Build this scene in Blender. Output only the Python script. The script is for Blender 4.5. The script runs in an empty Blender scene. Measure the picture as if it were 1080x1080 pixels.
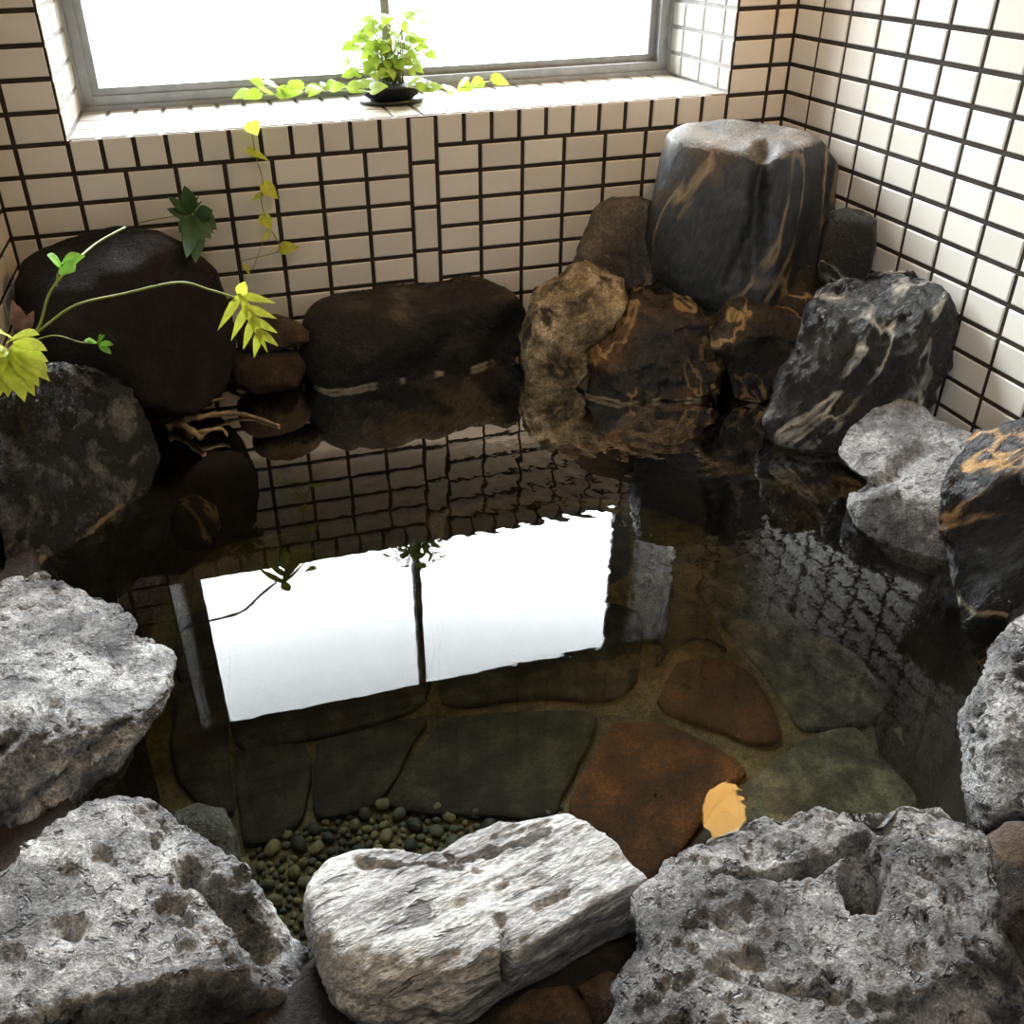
import bpy, bmesh, math, random
import numpy as np
from mathutils import Vector, Matrix

scn = bpy.context.scene
COL = scn.collection
random.seed(7)
# ------------------------------------------------------------------ camera, world, exposure
CAM = np.array([-0.4809, -2.2882, 1.0313])
YAW, PITCH, ROLL = 0.23795, 0.53294, -0.02638
FPX, CX, CY = 981.8, 486.05, 488.46
_f = np.array([math.sin(YAW)*math.cos(PITCH), math.cos(YAW)*math.cos(PITCH), -math.sin(PITCH)])
_r = np.array([math.cos(YAW), -math.sin(YAW), 0.0]); _u = np.cross(_r, _f)
RGT = math.cos(ROLL)*_r + math.sin(ROLL)*_u
UPV = -math.sin(ROLL)*_r + math.cos(ROLL)*_u
FWD = _f
cd = bpy.data.cameras.new('camera'); cam = bpy.data.objects.new('camera', cd); COL.objects.link(cam)
M = Matrix(((RGT[0], UPV[0], -FWD[0], CAM[0]), (RGT[1], UPV[1], -FWD[1], CAM[1]), (RGT[2], UPV[2], -FWD[2], CAM[2]), (0, 0, 0, 1)))
cam.matrix_world = M
cd.sensor_fit = 'HORIZONTAL'; cd.sensor_width = 36; cd.lens = FPX/1080*36
cd.shift_x = (540-CX)/1080; cd.shift_y = -(540-CY)/1080
cd.clip_start = 0.02
scn.camera = cam

wd = bpy.data.worlds.new('world'); scn.world = wd; wd.use_nodes = True
# bright overcast sky: brilliant overhead, dimmer towards the horizon, dull ground
_nt = wd.node_tree; _bg = _nt.nodes['Background']; _tc = _nt.nodes.new('ShaderNodeTexCoord'); _sp = _nt.nodes.new('ShaderNodeSeparateXYZ')
_cr = _nt.nodes.new('ShaderNodeValToRGB'); _mr = _nt.nodes.new('ShaderNodeMapRange'); _mr.inputs['From Min'].default_value = -1; _mr.inputs['From Max'].default_value = 1
_nt.links.new(_tc.outputs['Generated'], _sp.inputs[0]); _nt.links.new(_sp.outputs[2], _mr.inputs[0]); _nt.links.new(_mr.outputs[0], _cr.inputs[0])
SKY = [(0.0, 0.05), (0.49, 0.06), (0.51, 0.30), (0.60, 0.42), (0.68, 0.75), (0.74, 1.0), (1.0, 1.0)]
while len(_cr.color_ramp.elements) < len(SKY): _cr.color_ramp.elements.new(0.5)
for _e, (_p, _c) in zip(_cr.color_ramp.elements, SKY): _e.position = _p; _e.color = (_c*0.95, _c*0.975, _c, 1)
_nt.links.new(_cr.outputs[0], _bg.inputs[0]); _bg.inputs[1].default_value = 50.0
scn.view_settings.view_transform = 'Standard'; scn.view_settings.look = 'None'
scn.view_settings.gamma = 1; scn.view_settings.use_curve_mapping = False
scn.view_settings.exposure = 0.22
LAMP_GLOW = 85.0
cy = scn.cycles
cy.caustics_reflective = False; cy.caustics_refractive = False
cy.max_bounces = 10; cy.diffuse_bounces = 6; cy.glossy_bounces = 4; cy.transparent_max_bounces = 12
cy.sample_clamp_indirect = 6
cl = bpy.data.lights.new('overhead_fill_light', 'AREA'); cl.shape = 'RECTANGLE'; cl.size = 0.9; cl.size_y = 0.4; cl.energy = 9; cl.color = (1, 0.84, 0.62)  # unseen fill added under the ceiling to lift the back wall
clo = bpy.data.objects.new('overhead_fill_light', cl); COL.objects.link(clo); clo.location = (0, -1.5, 1.98)
sl_ = bpy.data.lights.new('side_fill_light', 'AREA'); sl_.shape = 'RECTANGLE'; sl_.size = 0.8; sl_.size_y = 0.8; sl_.energy = 6; sl_.spread = math.radians(80); sl_.color = (0.97, 0.98, 1)  # added fill aimed to whiten the right wall; no window is built here
slo = bpy.data.objects.new('side_fill_light', sl_); COL.objects.link(slo); slo.location = (-0.93, -2.6, 1.5); slo.rotation_euler = (0, math.radians(-72), math.radians(38))
po = bpy.data.lights.new('window_portal', 'AREA'); po.shape = 'RECTANGLE'; po.size = 1.62; po.size_y = 1.02; po.cycles.is_portal = True
poo = bpy.data.objects.new('window_portal', po); COL.objects.link(poo); poo.location = (0, 0.43, 1.13); poo.rotation_euler = (-math.pi/2, 0, 0)

# ------------------------------------------------------------------ room numbers (metres, water level z = 0)
P, Q, S = 0.110, 0.0667, 0.0666          # tile pitch along, tile pitch up, middle strip
XR, XL = 0.9687, -0.9707
Z0 = 0.5472                              # first full joint under the sill course
SILL = 0.6215
YF = -3.3; CEIL = 2.0
WX = S/2 + 7*P                           # half width of the window recess
DEP = 0.36; HEAD = 1.635; LINTEL = 1.238   # lintel drops in front of the recess

# ------------------------------------------------------------------ helpers
def pray(u, v):
    return FWD + (u-CX)/FPX*RGT - (v-CY)/FPX*UPV
def atz(u, v, z):
    d = pray(u, v); return CAM + d*((z-CAM[2])/d[2])
def aty(u, v, y):
    d = pray(u, v); return CAM + d*((y-CAM[1])/d[1])
def atx(u, v, x):
    d = pray(u, v); return CAM + d*((x-CAM[0])/d[0])

def link(name, me, parent=None, mats=()):
    o = bpy.data.objects.new(name, me); COL.objects.link(o)
    for m in mats: me.materials.append(m)
    if parent: o.parent = parent
    return o
def mesh_np(name, V, F, smooth=True):
    me = bpy.data.meshes.new(name)
    V = np.ascontiguousarray(V, dtype=np.float32); F = np.ascontiguousarray(F, dtype=np.int32)
    k = F.shape[1]
    me.vertices.add(len(V)); me.vertices.foreach_set('co', V.ravel())
    me.loops.add(F.size); me.loops.foreach_set('vertex_index', F.ravel())
    me.polygons.add(len(F)); me.polygons.foreach_set('loop_start', np.arange(0, F.size, k, dtype=np.int32))
    me.polygons.foreach_set('loop_total', np.full(len(F), k, dtype=np.int32))
    me.polygons.foreach_set('use_smooth', np.full(len(F), smooth))
    me.update(calc_edges=True); me.validate()
    return me
def tag(o, label=None, cat=None, group=None, kind=None):
    if label: o['label'] = label
    if cat: o['category'] = cat
    if group: o['group'] = group
    if kind: o['kind'] = kind
    return o
def empty(name, loc):
    o = bpy.data.objects.new(name, None); o.location = loc; o.empty_display_size = 0.05; COL.objects.link(o); return o
def child(name, me, root, mats):
    o = link(name, me, root, mats)
    o.matrix_parent_inverse = Matrix.Translation(root.location).inverted()
    return o

class MB:
    def __init__(s): s.v = []; s.f = []; s.m = []
    def box(s, a, b, mi=0):
        x0, y0, z0 = a; x1, y1, z1 = b; n = len(s.v)
        s.v += [(x0,y0,z0),(x1,y0,z0),(x1,y1,z0),(x0,y1,z0),(x0,y0,z1),(x1,y0,z1),(x1,y1,z1),(x0,y1,z1)]
        for f in ((0,3,2,1),(4,5,6,7),(0,1,5,4),(1,2,6,5),(2,3,7,6),(3,0,4,7)): s.f.append(tuple(n+i for i in f)); s.m.append(mi)
    def poly(s, pts, mi=0):
        n = len(s.v); s.v += [tuple(p) for p in pts]; s.f.append(tuple(range(n, n+len(pts)))); s.m.append(mi)
    def tube(s, pts, rad, n=8, mi=0):
        pts = [Vector(p) for p in pts]; base = len(s.v); N = len(pts)
        up = Vector((0.13, 0.31, 0.94))
        for i, p in enumerate(pts):
            t = (pts[min(i+1, N-1)]-pts[max(i-1, 0)]).normalized()
            a = t.cross(up); a = a.normalized() if a.length > 1e-4 else Vector((1, 0, 0)); b = t.cross(a)
            r = rad[i] if hasattr(rad, '__len__') else rad
            for k in range(n):
                an = 2*math.pi*k/n; s.v.append(tuple(p + a*(r*math.cos(an)) + b*(r*math.sin(an))))
        for i in range(N-1):
            for k in range(n):
                k2 = (k+1) % n
                s.f.append((base+i*n+k, base+i*n+k2, base+(i+1)*n+k2, base+(i+1)*n+k)); s.m.append(mi)
        s.f.append(tuple(base+k for k in range(n))[::-1]); s.m.append(mi)
        s.f.append(tuple(base+(N-1)*n+k for k in range(n))); s.m.append(mi)
    def lathe(s, prof, c, n=40, mi=0):
        base = len(s.v)
        for r, z in prof:
            for k in range(n):
                a = 2*math.pi*k/n; s.v.append((c[0]+r*math.cos(a), c[1]+r*math.sin(a), c[2]+z))
        for i in range(len(prof)-1):
            for k in range(n):
                k2 = (k+1) % n; s.f.append((base+i*n+k, base+i*n+k2, base+(i+1)*n+k2, base+(i+1)*n+k)); s.m.append(mi)
    def mesh(s, name, smooth=False):
        me = bpy.data.meshes.new(name); me.from_pydata(s.v, [], s.f)
        me.polygons.foreach_set('material_index', s.m)
        me.polygons.foreach_set('use_smooth', [smooth]*len(s.f)); me.update(); return me

def smooth_curve(pts, n=8):
    pts = [np.array(p, float) for p in pts]; out = []
    for i in range(len(pts)-1):
        p0 = pts[max(i-1, 0)]; p1 = pts[i]; p2 = pts[i+1]; p3 = pts[min(i+2, len(pts)-1)]
        for k in range(n):
            t = k/n
            out.append(0.5*((2*p1)+(-p0+p2)*t+(2*p0-5*p1+4*p2-p3)*t*t+(-p0+3*p1-3*p2+p3)*t**3))
    out.append(pts[-1]); return out

# numpy noise
def _hash(ix, iy, iz, seed):
    h = (ix.astype(np.int64)*73856093) ^ (iy.astype(np.int64)*19349663) ^ (iz.astype(np.int64)*83492791) ^ (seed*2654435761)
    h = (h ^ (h >> 13))*1274126177 & 0xffffffff
    h = (h ^ (h >> 16))*2246822519 & 0xffffffff
    return ((h ^ (h >> 15)) & 0xffffff)/float(0xffffff)
def vnoise(p, seed=0):
    i = np.floor(p); f = p-i; i = i.astype(np.int64); f = f*f*f*(f*(f*6-15)+10)
    r = 0
    for dx in (0, 1):
        wx = f[:, 0] if dx else 1-f[:, 0]
        for dy in (0, 1):
            wy = f[:, 1] if dy else 1-f[:, 1]
            for dz in (0, 1):
                wz = f[:, 2] if dz else 1-f[:, 2]
                r = r + wx*wy*wz*_hash(i[:, 0]+dx, i[:, 1]+dy, i[:, 2]+dz, seed)
    return r*2-1
def fbm(p, octv=4, seed=0, gain=0.5):
    a = 1.0; r = 0; s = 0
    for o in range(octv):
        r = r + a*vnoise(p*(2.03**o)+o*17.3, seed+o); s += a; a *= gain
    return r/s
def ridged(p, octv=4, seed=0):
    a = 1.0; r = 0; s = 0
    for o in range(octv):
        r = r + a*(1-np.abs(vnoise(p*(2.03**o)+o*11.1, seed+o))*2); s += a; a *= 0.5
    return r/s
def worley(p, seed=0):
    i = np.floor(p).astype(np.int64); best = np.full(len(p), 9.0)
    for dx in (-1, 0, 1):
        for dy in (-1, 0, 1):
            for dz in (-1, 0, 1):
                c = i+np.array([dx, dy, dz])
                q = np.stack([c[:, k]+_hash(c[:, 0], c[:, 1], c[:, 2], seed+5*k) for k in range(3)], 1)
                best = np.minimum(best, ((q-p)**2).sum(1))
    return np.sqrt(best)

_ico = {}
def ico(n):
    if n not in _ico:
        bm = bmesh.new(); bmesh.ops.create_icosphere(bm, subdivisions=n, radius=1)
        V = np.array([v.co[:] for v in bm.verts]); F = np.array([[v.index for v in f.verts] for f in bm.faces]); bm.free()
        _ico[n] = (V, F)
    return _ico[n]
def vnormals(V, F):
    a, b, c = V[F[:, 0]], V[F[:, 1]], V[F[:, 2]]
    n = np.cross(b-a, c-a); N = np.zeros_like(V)
    for k in range(3):
        for j in range(3): N[:, j] += np.bincount(F[:, k], weights=n[:, j], minlength=len(V))
    return N/np.maximum(np.linalg.norm(N, axis=1, keepdims=True), 1e-12)

# ------------------------------------------------------------------ node helpers and materials
def mat(name):
    m = bpy.data.materials.new(name); m.use_nodes = True; nt = m.node_tree
    return m, nt, nt.nodes['Principled BSDF']
def N(nt, t, **kw):
    n = nt.nodes.new(t)
    for k, v in kw.items():
        if k.startswith('i_'): n.inputs[k[2:].replace('_', ' ')].default_value = v
        else: setattr(n, k, v)
    return n
def math_(nt, op, a, b=None, c=None, clamp=False):
    n = nt.nodes.new('ShaderNodeMath'); n.operation = op; n.use_clamp = clamp
    for i, x in enumerate((a, b, c)):
        if x is None: continue
        if isinstance(x, (int, float)): n.inputs[i].default_value = x
        else: nt.links.new(x, n.inputs[i])
    return n.outputs[0]
def ramp(nt, fac, stops, interp='LINEAR'):
    n = nt.nodes.new('ShaderNodeValToRGB'); n.color_ramp.interpolation = interp
    e = n.color_ramp.elements
    while len(e) < len(stops): e.new(0.5)
    for k, (p, c) in enumerate(stops):
        e[k].position = p; e[k].color = (c, c, c, 1) if isinstance(c, (int, float)) else (*c, 1)
    nt.links.new(fac, n.inputs[0]); return n.outputs[0]
def mixc(nt, fac, a, b, mode='MIX'):
    n = nt.nodes.new('ShaderNodeMix'); n.data_type = 'RGBA'; n.blend_type = mode
    for i, x in ((0, fac), (6, a), (7, b)):
        if isinstance(x, (int, float)): n.inputs[i].default_value = x
        elif isinstance(x, tuple): n.inputs[i].default_value = (*x, 1)
        else: nt.links.new(x, n.inputs[i])
    return n.outputs[2]
def noise_tex(nt, vec, scale, detail=4, rough=0.55, dist=0.0):
    n = N(nt, 'ShaderNodeTexNoise'); n.inputs['Scale'].default_value = scale; n.inputs['Detail'].default_value = detail
    n.inputs['Roughness'].default_value = rough; n.inputs['Distortion'].default_value = dist
    nt.links.new(vec, n.inputs['Vector']); return n.outputs[0]
def rot_coords(nt, eul=(0, 0, 0), scale=(1, 1, 1)):
    tc = N(nt, 'ShaderNodeTexCoord'); mp = N(nt, 'ShaderNodeMapping'); mp.vector_type = 'TEXTURE'
    mp.inputs['Rotation'].default_value = eul; mp.inputs['Scale'].default_value = scale
    nt.links.new(tc.outputs['Object'], mp.inputs['Vector']); return mp.outputs[0]

def rock_mat(name, dark, mid, light, scale=9, contrast=(0.35, 0.65), stretch=(0, 0, 0), sq=(1, 1, 1),
             vein=None, vein_amt=0.0, vein_scale=5, pits=0.0, pit_scale=60, rough=0.5, bump=0.5, spec=0.4, crust=None, patch=None, patch_amt=0.5, patch_scale=4, grain=1.0):
    m, nt, b = mat(name)
    v = rot_coords(nt, stretch, sq)
    v0 = rot_coords(nt)
    n1 = noise_tex(nt, v, scale, 8, 0.62, 0.3)
    col = ramp(nt, n1, [(contrast[0], dark), ((contrast[0]+contrast[1])/2, mid), (contrast[1], light)])
    n2 = noise_tex(nt, v, scale*9, 6, 0.7)
    g = ramp(nt, n2, [(0.36, 0.35), (0.5, 1.0), (0.64, 1.7)])
    col = mixc(nt, 0.55*grain, col, g, 'MULTIPLY')
    n3 = noise_tex(nt, v, scale*26, 5, 0.65)
    h = math_(nt, 'ADD', math_(nt, 'ADD', math_(nt, 'MULTIPLY', n1, 0.6), math_(nt, 'MULTIPLY', n2, 0.55)), math_(nt, 'MULTIPLY', n3, 0.3))
    col = mixc(nt, 0.6*grain, col, ramp(nt, n3, [(0.38, 0.35), (0.5, 1.0), (0.64, 1.9)]), 'MULTIPLY')
    if patch:
        pn = noise_tex(nt, v0, patch_scale, 6, 0.6, 0.6)
        pm = ramp(nt, pn, [(1-patch_amt-0.04, 0.0), (1-patch_amt+0.04, 1.0)])
        col = mixc(nt, math_(nt, 'MULTIPLY', pm, 0.9), col, mixc(nt, n2, tuple(c*0.6 for c in patch), patch))
    if vein and vein_amt > 0:
        w = N(nt, 'ShaderNodeTexNoise'); w.inputs['Scale'].default_value = vein_scale; w.inputs['Detail'].default_value = 5; w.inputs['Distortion'].default_value = 0.9
        nt.links.new(v, w.inputs['Vector'])
        a = math_(nt, 'ABSOLUTE', math_(nt, 'SUBTRACT', w.outputs[0], 0.5))
        ln = ramp(nt, a, [(0.0, 1.0), (0.012+0.03*vein_amt, 0.0)])
        brk = ramp(nt, noise_tex(nt, v0, vein_scale*1.3, 3), [(0.36, 0.0), (0.52, 1.0)])
        lm = math_(nt, 'MULTIPLY', math_(nt, 'MULTIPLY', ln, brk), min(1.0, 0.5+vein_amt))
        col = mixc(nt, lm, col, vein)
        h = math_(nt, 'ADD', h, math_(nt, 'MULTIPLY', lm, 0.1))
    if pits > 0:
        pn_ = noise_tex(nt, v, pit_scale*0.75, 3, 0.55, 0.4)
        sel = ramp(nt, noise_tex(nt, v0, 9, 4), [(0.36, 0.25), (0.6, 1.0)])
        pm = math_(nt, 'MULTIPLY', ramp(nt, pn_, [(0.57, 0.0), (0.66, 1.0)]), sel)
        h = math_(nt, 'SUBTRACT', h, math_(nt, 'MULTIPLY', pm, pits))
        col = mixc(nt, math_(nt, 'MULTIPLY', pm, 0.8), col, tuple(c*0.4 for c in dark))
    if crust:
        ge = N(nt, 'ShaderNodeNewGeometry'); sp = N(nt, 'ShaderNodeSeparateXYZ'); nt.links.new(ge.outputs['Position'], sp.inputs[0])
        zz = math_(nt, 'ADD', sp.outputs[2], math_(nt, 'MULTIPLY', math_(nt, 'SUBTRACT', noise_tex(nt, v0, 16, 3), 0.5), 0.02))
        a = math_(nt, 'ABSOLUTE', math_(nt, 'SUBTRACT', zz, 0.004))
        cm = math_(nt, 'MULTIPLY', ramp(nt, math_(nt, 'MULTIPLY', a, 100), [(0.35, 1.0), (0.7, 0.0)]), ramp(nt, noise_tex(nt, v0, 11, 4), [(0.42, 0.0), (0.52, 1.0)]))
        col = mixc(nt, cm, col, crust)
    nt.links.new(col, b.inputs['Base Color'])
    b.inputs['Specular IOR Level'].default_value = spec
    nt.links.new(ramp(nt, n2, [(0.3, max(0.05, rough-0.12)), (0.7, min(1, rough+0.12))]), b.inputs['Roughness'])
    bp = N(nt, 'ShaderNodeBump'); bp.inputs['Strength'].default_value = bump; bp.inputs['Distance'].default_value = 0.02
    nt.links.new(h, bp.inputs['Height']); nt.links.new(bp.outputs[0], b.inputs['Normal'])
    return m

def plain(name, col, rough=0.5, metal=0.0, nz=0.0, scale=20, spec=0.5):
    m, nt, b = mat(name)
    if nz:
        f = noise_tex(nt, rot_coords(nt), scale, 4)
        c = mixc(nt, ramp(nt, f, [(0.3, 0.0), (0.7, 1.0)]), tuple(max(0, x*(1-nz)) for x in col), tuple(min(1, x*(1+nz)) for x in col))
        nt.links.new(c, b.inputs['Base Color'])
    else: b.inputs['Base Color'].default_value = (*col, 1)
    b.inputs['Roughness'].default_value = rough; b.inputs['Metallic'].default_value = metal; b.inputs['Specular IOR Level'].default_value = spec
    return m

# tiles: tiny tone change from tile to tile, faint rusty stains
m_tile, nt, b = mat('glazed_tile')
ge = N(nt, 'ShaderNodeNewGeometry')
c1 = ramp(nt, ge.outputs['Random Per Island'], [(0.0, (0.60, 0.58, 0.535)), (0.5, (0.66, 0.635, 0.59)), (1.0, (0.70, 0.68, 0.635))])
v = rot_coords(nt)
st = ramp(nt, noise_tex(nt, v, 6, 8, 0.65, 0.5), [(0.60, 0.0), (0.80, 1.0)])
c2 = mixc(nt, math_(nt, 'MULTIPLY', st, 0.4), c1, (0.50, 0.36, 0.22))
nt.links.new(c2, b.inputs['Base Color']); b.inputs['Roughness'].default_value = 0.32; b.inputs['Specular IOR Level'].default_value = 0.35
bp = N(nt, 'ShaderNodeBump'); bp.inputs['Strength'].default_value = 0.15; bp.inputs['Distance'].default_value = 0.003
nt.links.new(noise_tex(nt, v, 40, 3), bp.inputs['Height']); nt.links.new(bp.outputs[0], b.inputs['Normal'])
m_grout = plain('dark_grout', (0.035, 0.027, 0.021), 0.85, 0, 0.4, 30, 0.2)
m_glare_grout = plain('glare_pale_grout', (0.32, 0.31, 0.30), 0.8, 0, 0.2, 30, 0.2)  # recess joints coloured paler to imitate the window glare washing them out
m_alu = plain('grey_aluminium', (0.27, 0.28, 0.29), 0.4, 0.3, 0.15, 30)
m_wood = plain('dark_stained_board', (0.10, 0.075, 0.05), 0.6, 0, 0.3, 8)
m_mortar = rock_mat('brown_mortar', (0.008, 0.005, 0.003), (0.022, 0.014, 0.009), (0.05, 0.033, 0.02), 8, bump=0.8, rough=0.5)
m_bed = rock_mat('ochre_bed_mortar', (0.045, 0.036, 0.017), (0.095, 0.075, 0.034), (0.16, 0.13, 0.06), 9, bump=0.4, rough=0.6)

# ------------------------------------------------------------------ setting: tiled walls with real joints
JW = 0.0105; GR = 0.0035
def tile_rects(mb, rects, fn, mi=0):
    """rects (a0,b0,a1,b1) full cell rectangles on a wall plane; fn(a,b,h) -> xyz, h = height off the joint plane"""
    for a0, b0, a1, b1 in rects:
        g = JW/2; c = 0.0022
        A0, B0, A1, B1 = a0+g, b0+g, a1-g, b1-g
        if A1-A0 < 0.006 or B1-B0 < 0.006: continue
        n = len(mb.v)
        for (x, y) in ((A0, B0), (A1, B0), (A1, B1), (A0, B1)): mb.v.append(fn(x, y, 0))
        for (x, y) in ((A0, B0), (A1, B0), (A1, B1), (A0, B1)): mb.v.append(fn(x, y, GR*0.6))
        for (x, y) in ((A0+c, B0+c), (A1-c, B0+c), (A1-c, B1-c), (A0+c, B1-c)): mb.v.append(fn(x, y, GR))
        for k in range(4):
            k2 = (k+1) % 4
            mb.f.append((n+k, n+k2, n+4+k2, n+4+k)); mb.m.append(mi)
            mb.f.append((n+4+k, n+4+k2, n+8+k2, n+8+k)); mb.m.append(mi)
        mb.f.append((n+8, n+9, n+10, n+11)); mb.m.append(mi)
def rows(z0, z1):
    k0 = math.floor((z0-Z0)/Q)-1; out = []
    while Z0+k0*Q < z1:
        a, b_ = max(z0, Z0+k0*Q), min(z1, Z0+(k0+1)*Q)
        if b_ > z0+0.004: out.append((a, b_))
        k0 += 1
    return out
ZB = -0.45
def structure(name, mb, mats, smooth=False):
    o = link(name, mb.mesh(name, smooth), None, mats); o['kind'] = 'structure'; return o

# back wall (joint plane y = 0; tiles stand GR proud into the room)
mb = MB()
fnb = lambda a, z, h: (a, -h, z)
ZTOP = Z0 + math.ceil((LINTEL-Z0)/Q)*Q
colsL = [XL, -S/2-8*P] + [-S/2-k*P for k in range(7, -1, -1)]
colsR = [S/2+k*P for k in range(0, 9)] + [XR]
R = []
for z0, z1 in rows(ZB, CEIL):
    for cols in (colsL, colsR):
        for a0, a1 in zip(cols[:-1], cols[1:]):
            inside = abs((a0+a1)/2) < WX
            if z0 >= Z0-1e-4 and z1 <= ZTOP+1e-4 and inside: continue
            R.append((a0, z0, a1, z1))
zz = SILL-0.002
strip = []
while zz > ZB: strip.append((-S/2, max(zz-P, ZB), S/2, zz)); zz -= P
R += strip
for z0, z1 in rows(ZTOP, CEIL): R.append((-S/2, z0, S/2, z1))
# upright course under the sill, and its twin over the head
nS = 11; wS = 7*P/nS
for k in range(nS):
    R.append((-WX+k*wS, Z0, -WX+(k+1)*wS, SILL)); R.append((S/2+k*wS, Z0, S/2+(k+1)*wS, SILL))
for k in range(24):
    w = 2*WX/24; R.append((-WX+k*w, LINTEL, -WX+(k+1)*w, ZTOP))
tile_rects(mb, R, fnb)
for (x0, x1, z0, z1) in ((XL-0.1, XR+0.1, ZB, SILL-0.004), (XL-0.1, -WX, SILL-0.004, CEIL), (WX, XR+0.1, SILL-0.004, CEIL), (-WX, WX, LINTEL, CEIL)):
    mb.poly([(x0, 0, z0), (x1, 0, z0), (x1, 0, z1), (x0, 0, z1)], 1)
# recess: sill, two reveals, head
sl = []
nW = 24
for k in range(nW):
    w = 2*WX/nW
    for (y0, y1) in ((-GR, P), (P, 2*P), (2*P, 3*P), (3*P, DEP)): sl.append((-WX+k*w, y0, -WX+(k+1)*w, y1))
tile_rects(mb, sl, lambda a, b_, h: (a, b_, SILL-GR+h))
mb.poly([(-WX-.02, 0.0, SILL-GR), (WX+.02, 0.0, SILL-GR), (WX+.02, DEP+.06, SILL-GR), (-WX-.02, DEP+.06, SILL-GR)], 2)
rv = []
for z0, z1 in rows(SILL, HEAD):
    for (y0, y1) in ((-GR, 0.055), (0.055, 0.055+P), (0.055+P, 0.055+2*P), (0.055+2*P, DEP)): rv.append((y0, z0, y1, z1))
tile_rects(mb, rv, lambda a, b_, h: (-WX+h-GR*0.5, a, b_)); tile_rects(mb, rv, lambda a, b_, h: (WX-h+GR*0.5, a, b_))
for x in (-WX-GR*0.5, WX+GR*0.5):
    mb.poly([(x, 0.0, SILL-.02), (x, DEP+.06, SILL-.02), (x, DEP+.06, HEAD+.02), (x, 0.0, HEAD+.02)], 2)
tile_rects(mb, sl, lambda a, b_, h: (a, b_, HEAD-h+GR))
mb.poly([(-WX-.02, 0.0, HEAD+GR), (WX+.02, 0.0, HEAD+GR), (WX+.02, DEP+.06, HEAD+GR), (-WX-.02, DEP+.06, HEAD+GR)], 1)
mb.box((-WX, 0.0005, LINTEL+.001), (WX, 0.045, CEIL), 1)
structure('wall_back', mb, [m_tile, m_grout, m_glare_grout])

# side walls: full tiles from the corner
def side(name, x, sgn):
    mb = MB(); Rr = []
    n = int(-YF/P)+1
    for z0, z1 in rows(ZB, CEIL):
        for k in range(n): Rr.append((max(YF, -(k+1)*P), z0, -k*P, z1))
    tile_rects(mb, Rr, lambda a, b_, h: (x-sgn*(h-GR), a, b_))
    mb.poly([(x+sgn*GR, 0.05, ZB), (x+sgn*GR, YF-.05, ZB), (x+sgn*GR, YF-.05, CEIL), (x+sgn*GR, 0.05, CEIL)], 1)
    structure(name, mb, [m_tile, m_grout])
side('wall_right', XR, 1); side('wall_left', XL, -1)
mb = MB(); Rr = []
for z0, z1 in rows(ZB, CEIL):
    k = XL
    while k < XR: Rr.append((k, z0, min(k+P, XR), z1)); k += P
tile_rects(mb, Rr, lambda a, b_, h: (a, YF+h, b_)); mb.poly([(XL-.1, YF, ZB), (XR+.1, YF, ZB), (XR+.1, YF, CEIL), (XL-.1, YF, CEIL)], 1)
structure('wall_front', mb, [m_wood, m_grout])
mb = MB(); mb.box((XL-.1, YF-.1, CEIL), (XR+.1, 0.1, CEIL+.05)); structure('ceiling', mb, [m_wood])

# ------------------------------------------------------------------ pool basin: rim ledge, slanted sides, bed
inner_px = [(300,372),(420,372),(560,362),(700,372),(800,400),(870,450),(905,490),(1000,540),(1060,640),(1080,730),(1060,800),(1035,900),(900,955),(720,985),(600,985),(480,985),(370,985),(300,1040),(200,960),(90,870),(40,780),(50,690),(40,610),(50,530),(110,450),(180,405)]
inner = [atz(u, v, 0)[:2] for u, v in inner_px]
inner = [(min(max(x, XL+.03), XR-.05), min(y, -0.03)) for x, y in inner]
pc = smooth_curve([(x, y, 0) for x, y in inner]+[(*inner[0], 0)], 5)[:-1]
pc = np.array(pc); ctr = pc[:, :2].mean(0)
nP = len(pc)
BED = -0.40; RIM = 0.03
def outer_pt(x, y):
    d = np.array([x, y])-ctr; t = 1e9
    for lim, i in ((XR+.02, 0), (XL-.02, 0), (0.02, 1), (YF-.02, 1)):
        if abs(d[i]) > 1e-9:
            tt = (lim-ctr[i])/d[i]
            if tt > 0: t = min(t, tt)
    return ctr+d*t
rings = []
O = np.array([outer_pt(x, y) for x, y, _ in pc])
for w in (1.0, 0.75, 0.5, 0.3, 0.14, 0.05):
    xy = pc[:, :2]*(1-w)+O*w
    rings.append(np.c_[xy, RIM+0.02*fbm(np.c_[xy*7, np.zeros(nP)], 4, 3)])
for sc, z in ((1.0, RIM-0.01), (0.985, -0.03), (0.975, -0.12), (0.955, -0.25), (0.93, BED+0.02), (0.86, BED)):
    xy = ctr+(pc[:, :2]-ctr)*sc
    rings.append(np.c_[xy, np.full(nP, z)+0.012*fbm(np.c_[xy*9, np.full(nP, z*9)], 3, 5)])
for sc in (0.6, 0.3, 0.02):
    rings.append(np.c_[ctr+(pc[:, :2]-ctr)*sc, np.full(nP, BED)])
V = np.concatenate(rings); F = []
for i in range(len(rings)-1):
    for k in range(nP):
        k2 = (k+1) % nP; F.append((i*nP+k, i*nP+k2, (i+1)*nP+k2, (i+1)*nP+k))
F = np.array(F)[:, ::-1]
nr = 6
o = link('floor', mesh_np('floor', V, F), None, [m_mortar, m_bed]); o['kind'] = 'structure'
o.data.polygons.foreach_set('material_index', [0 if f//nP < 11 else 1 for f in range(len(F))])

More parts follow.
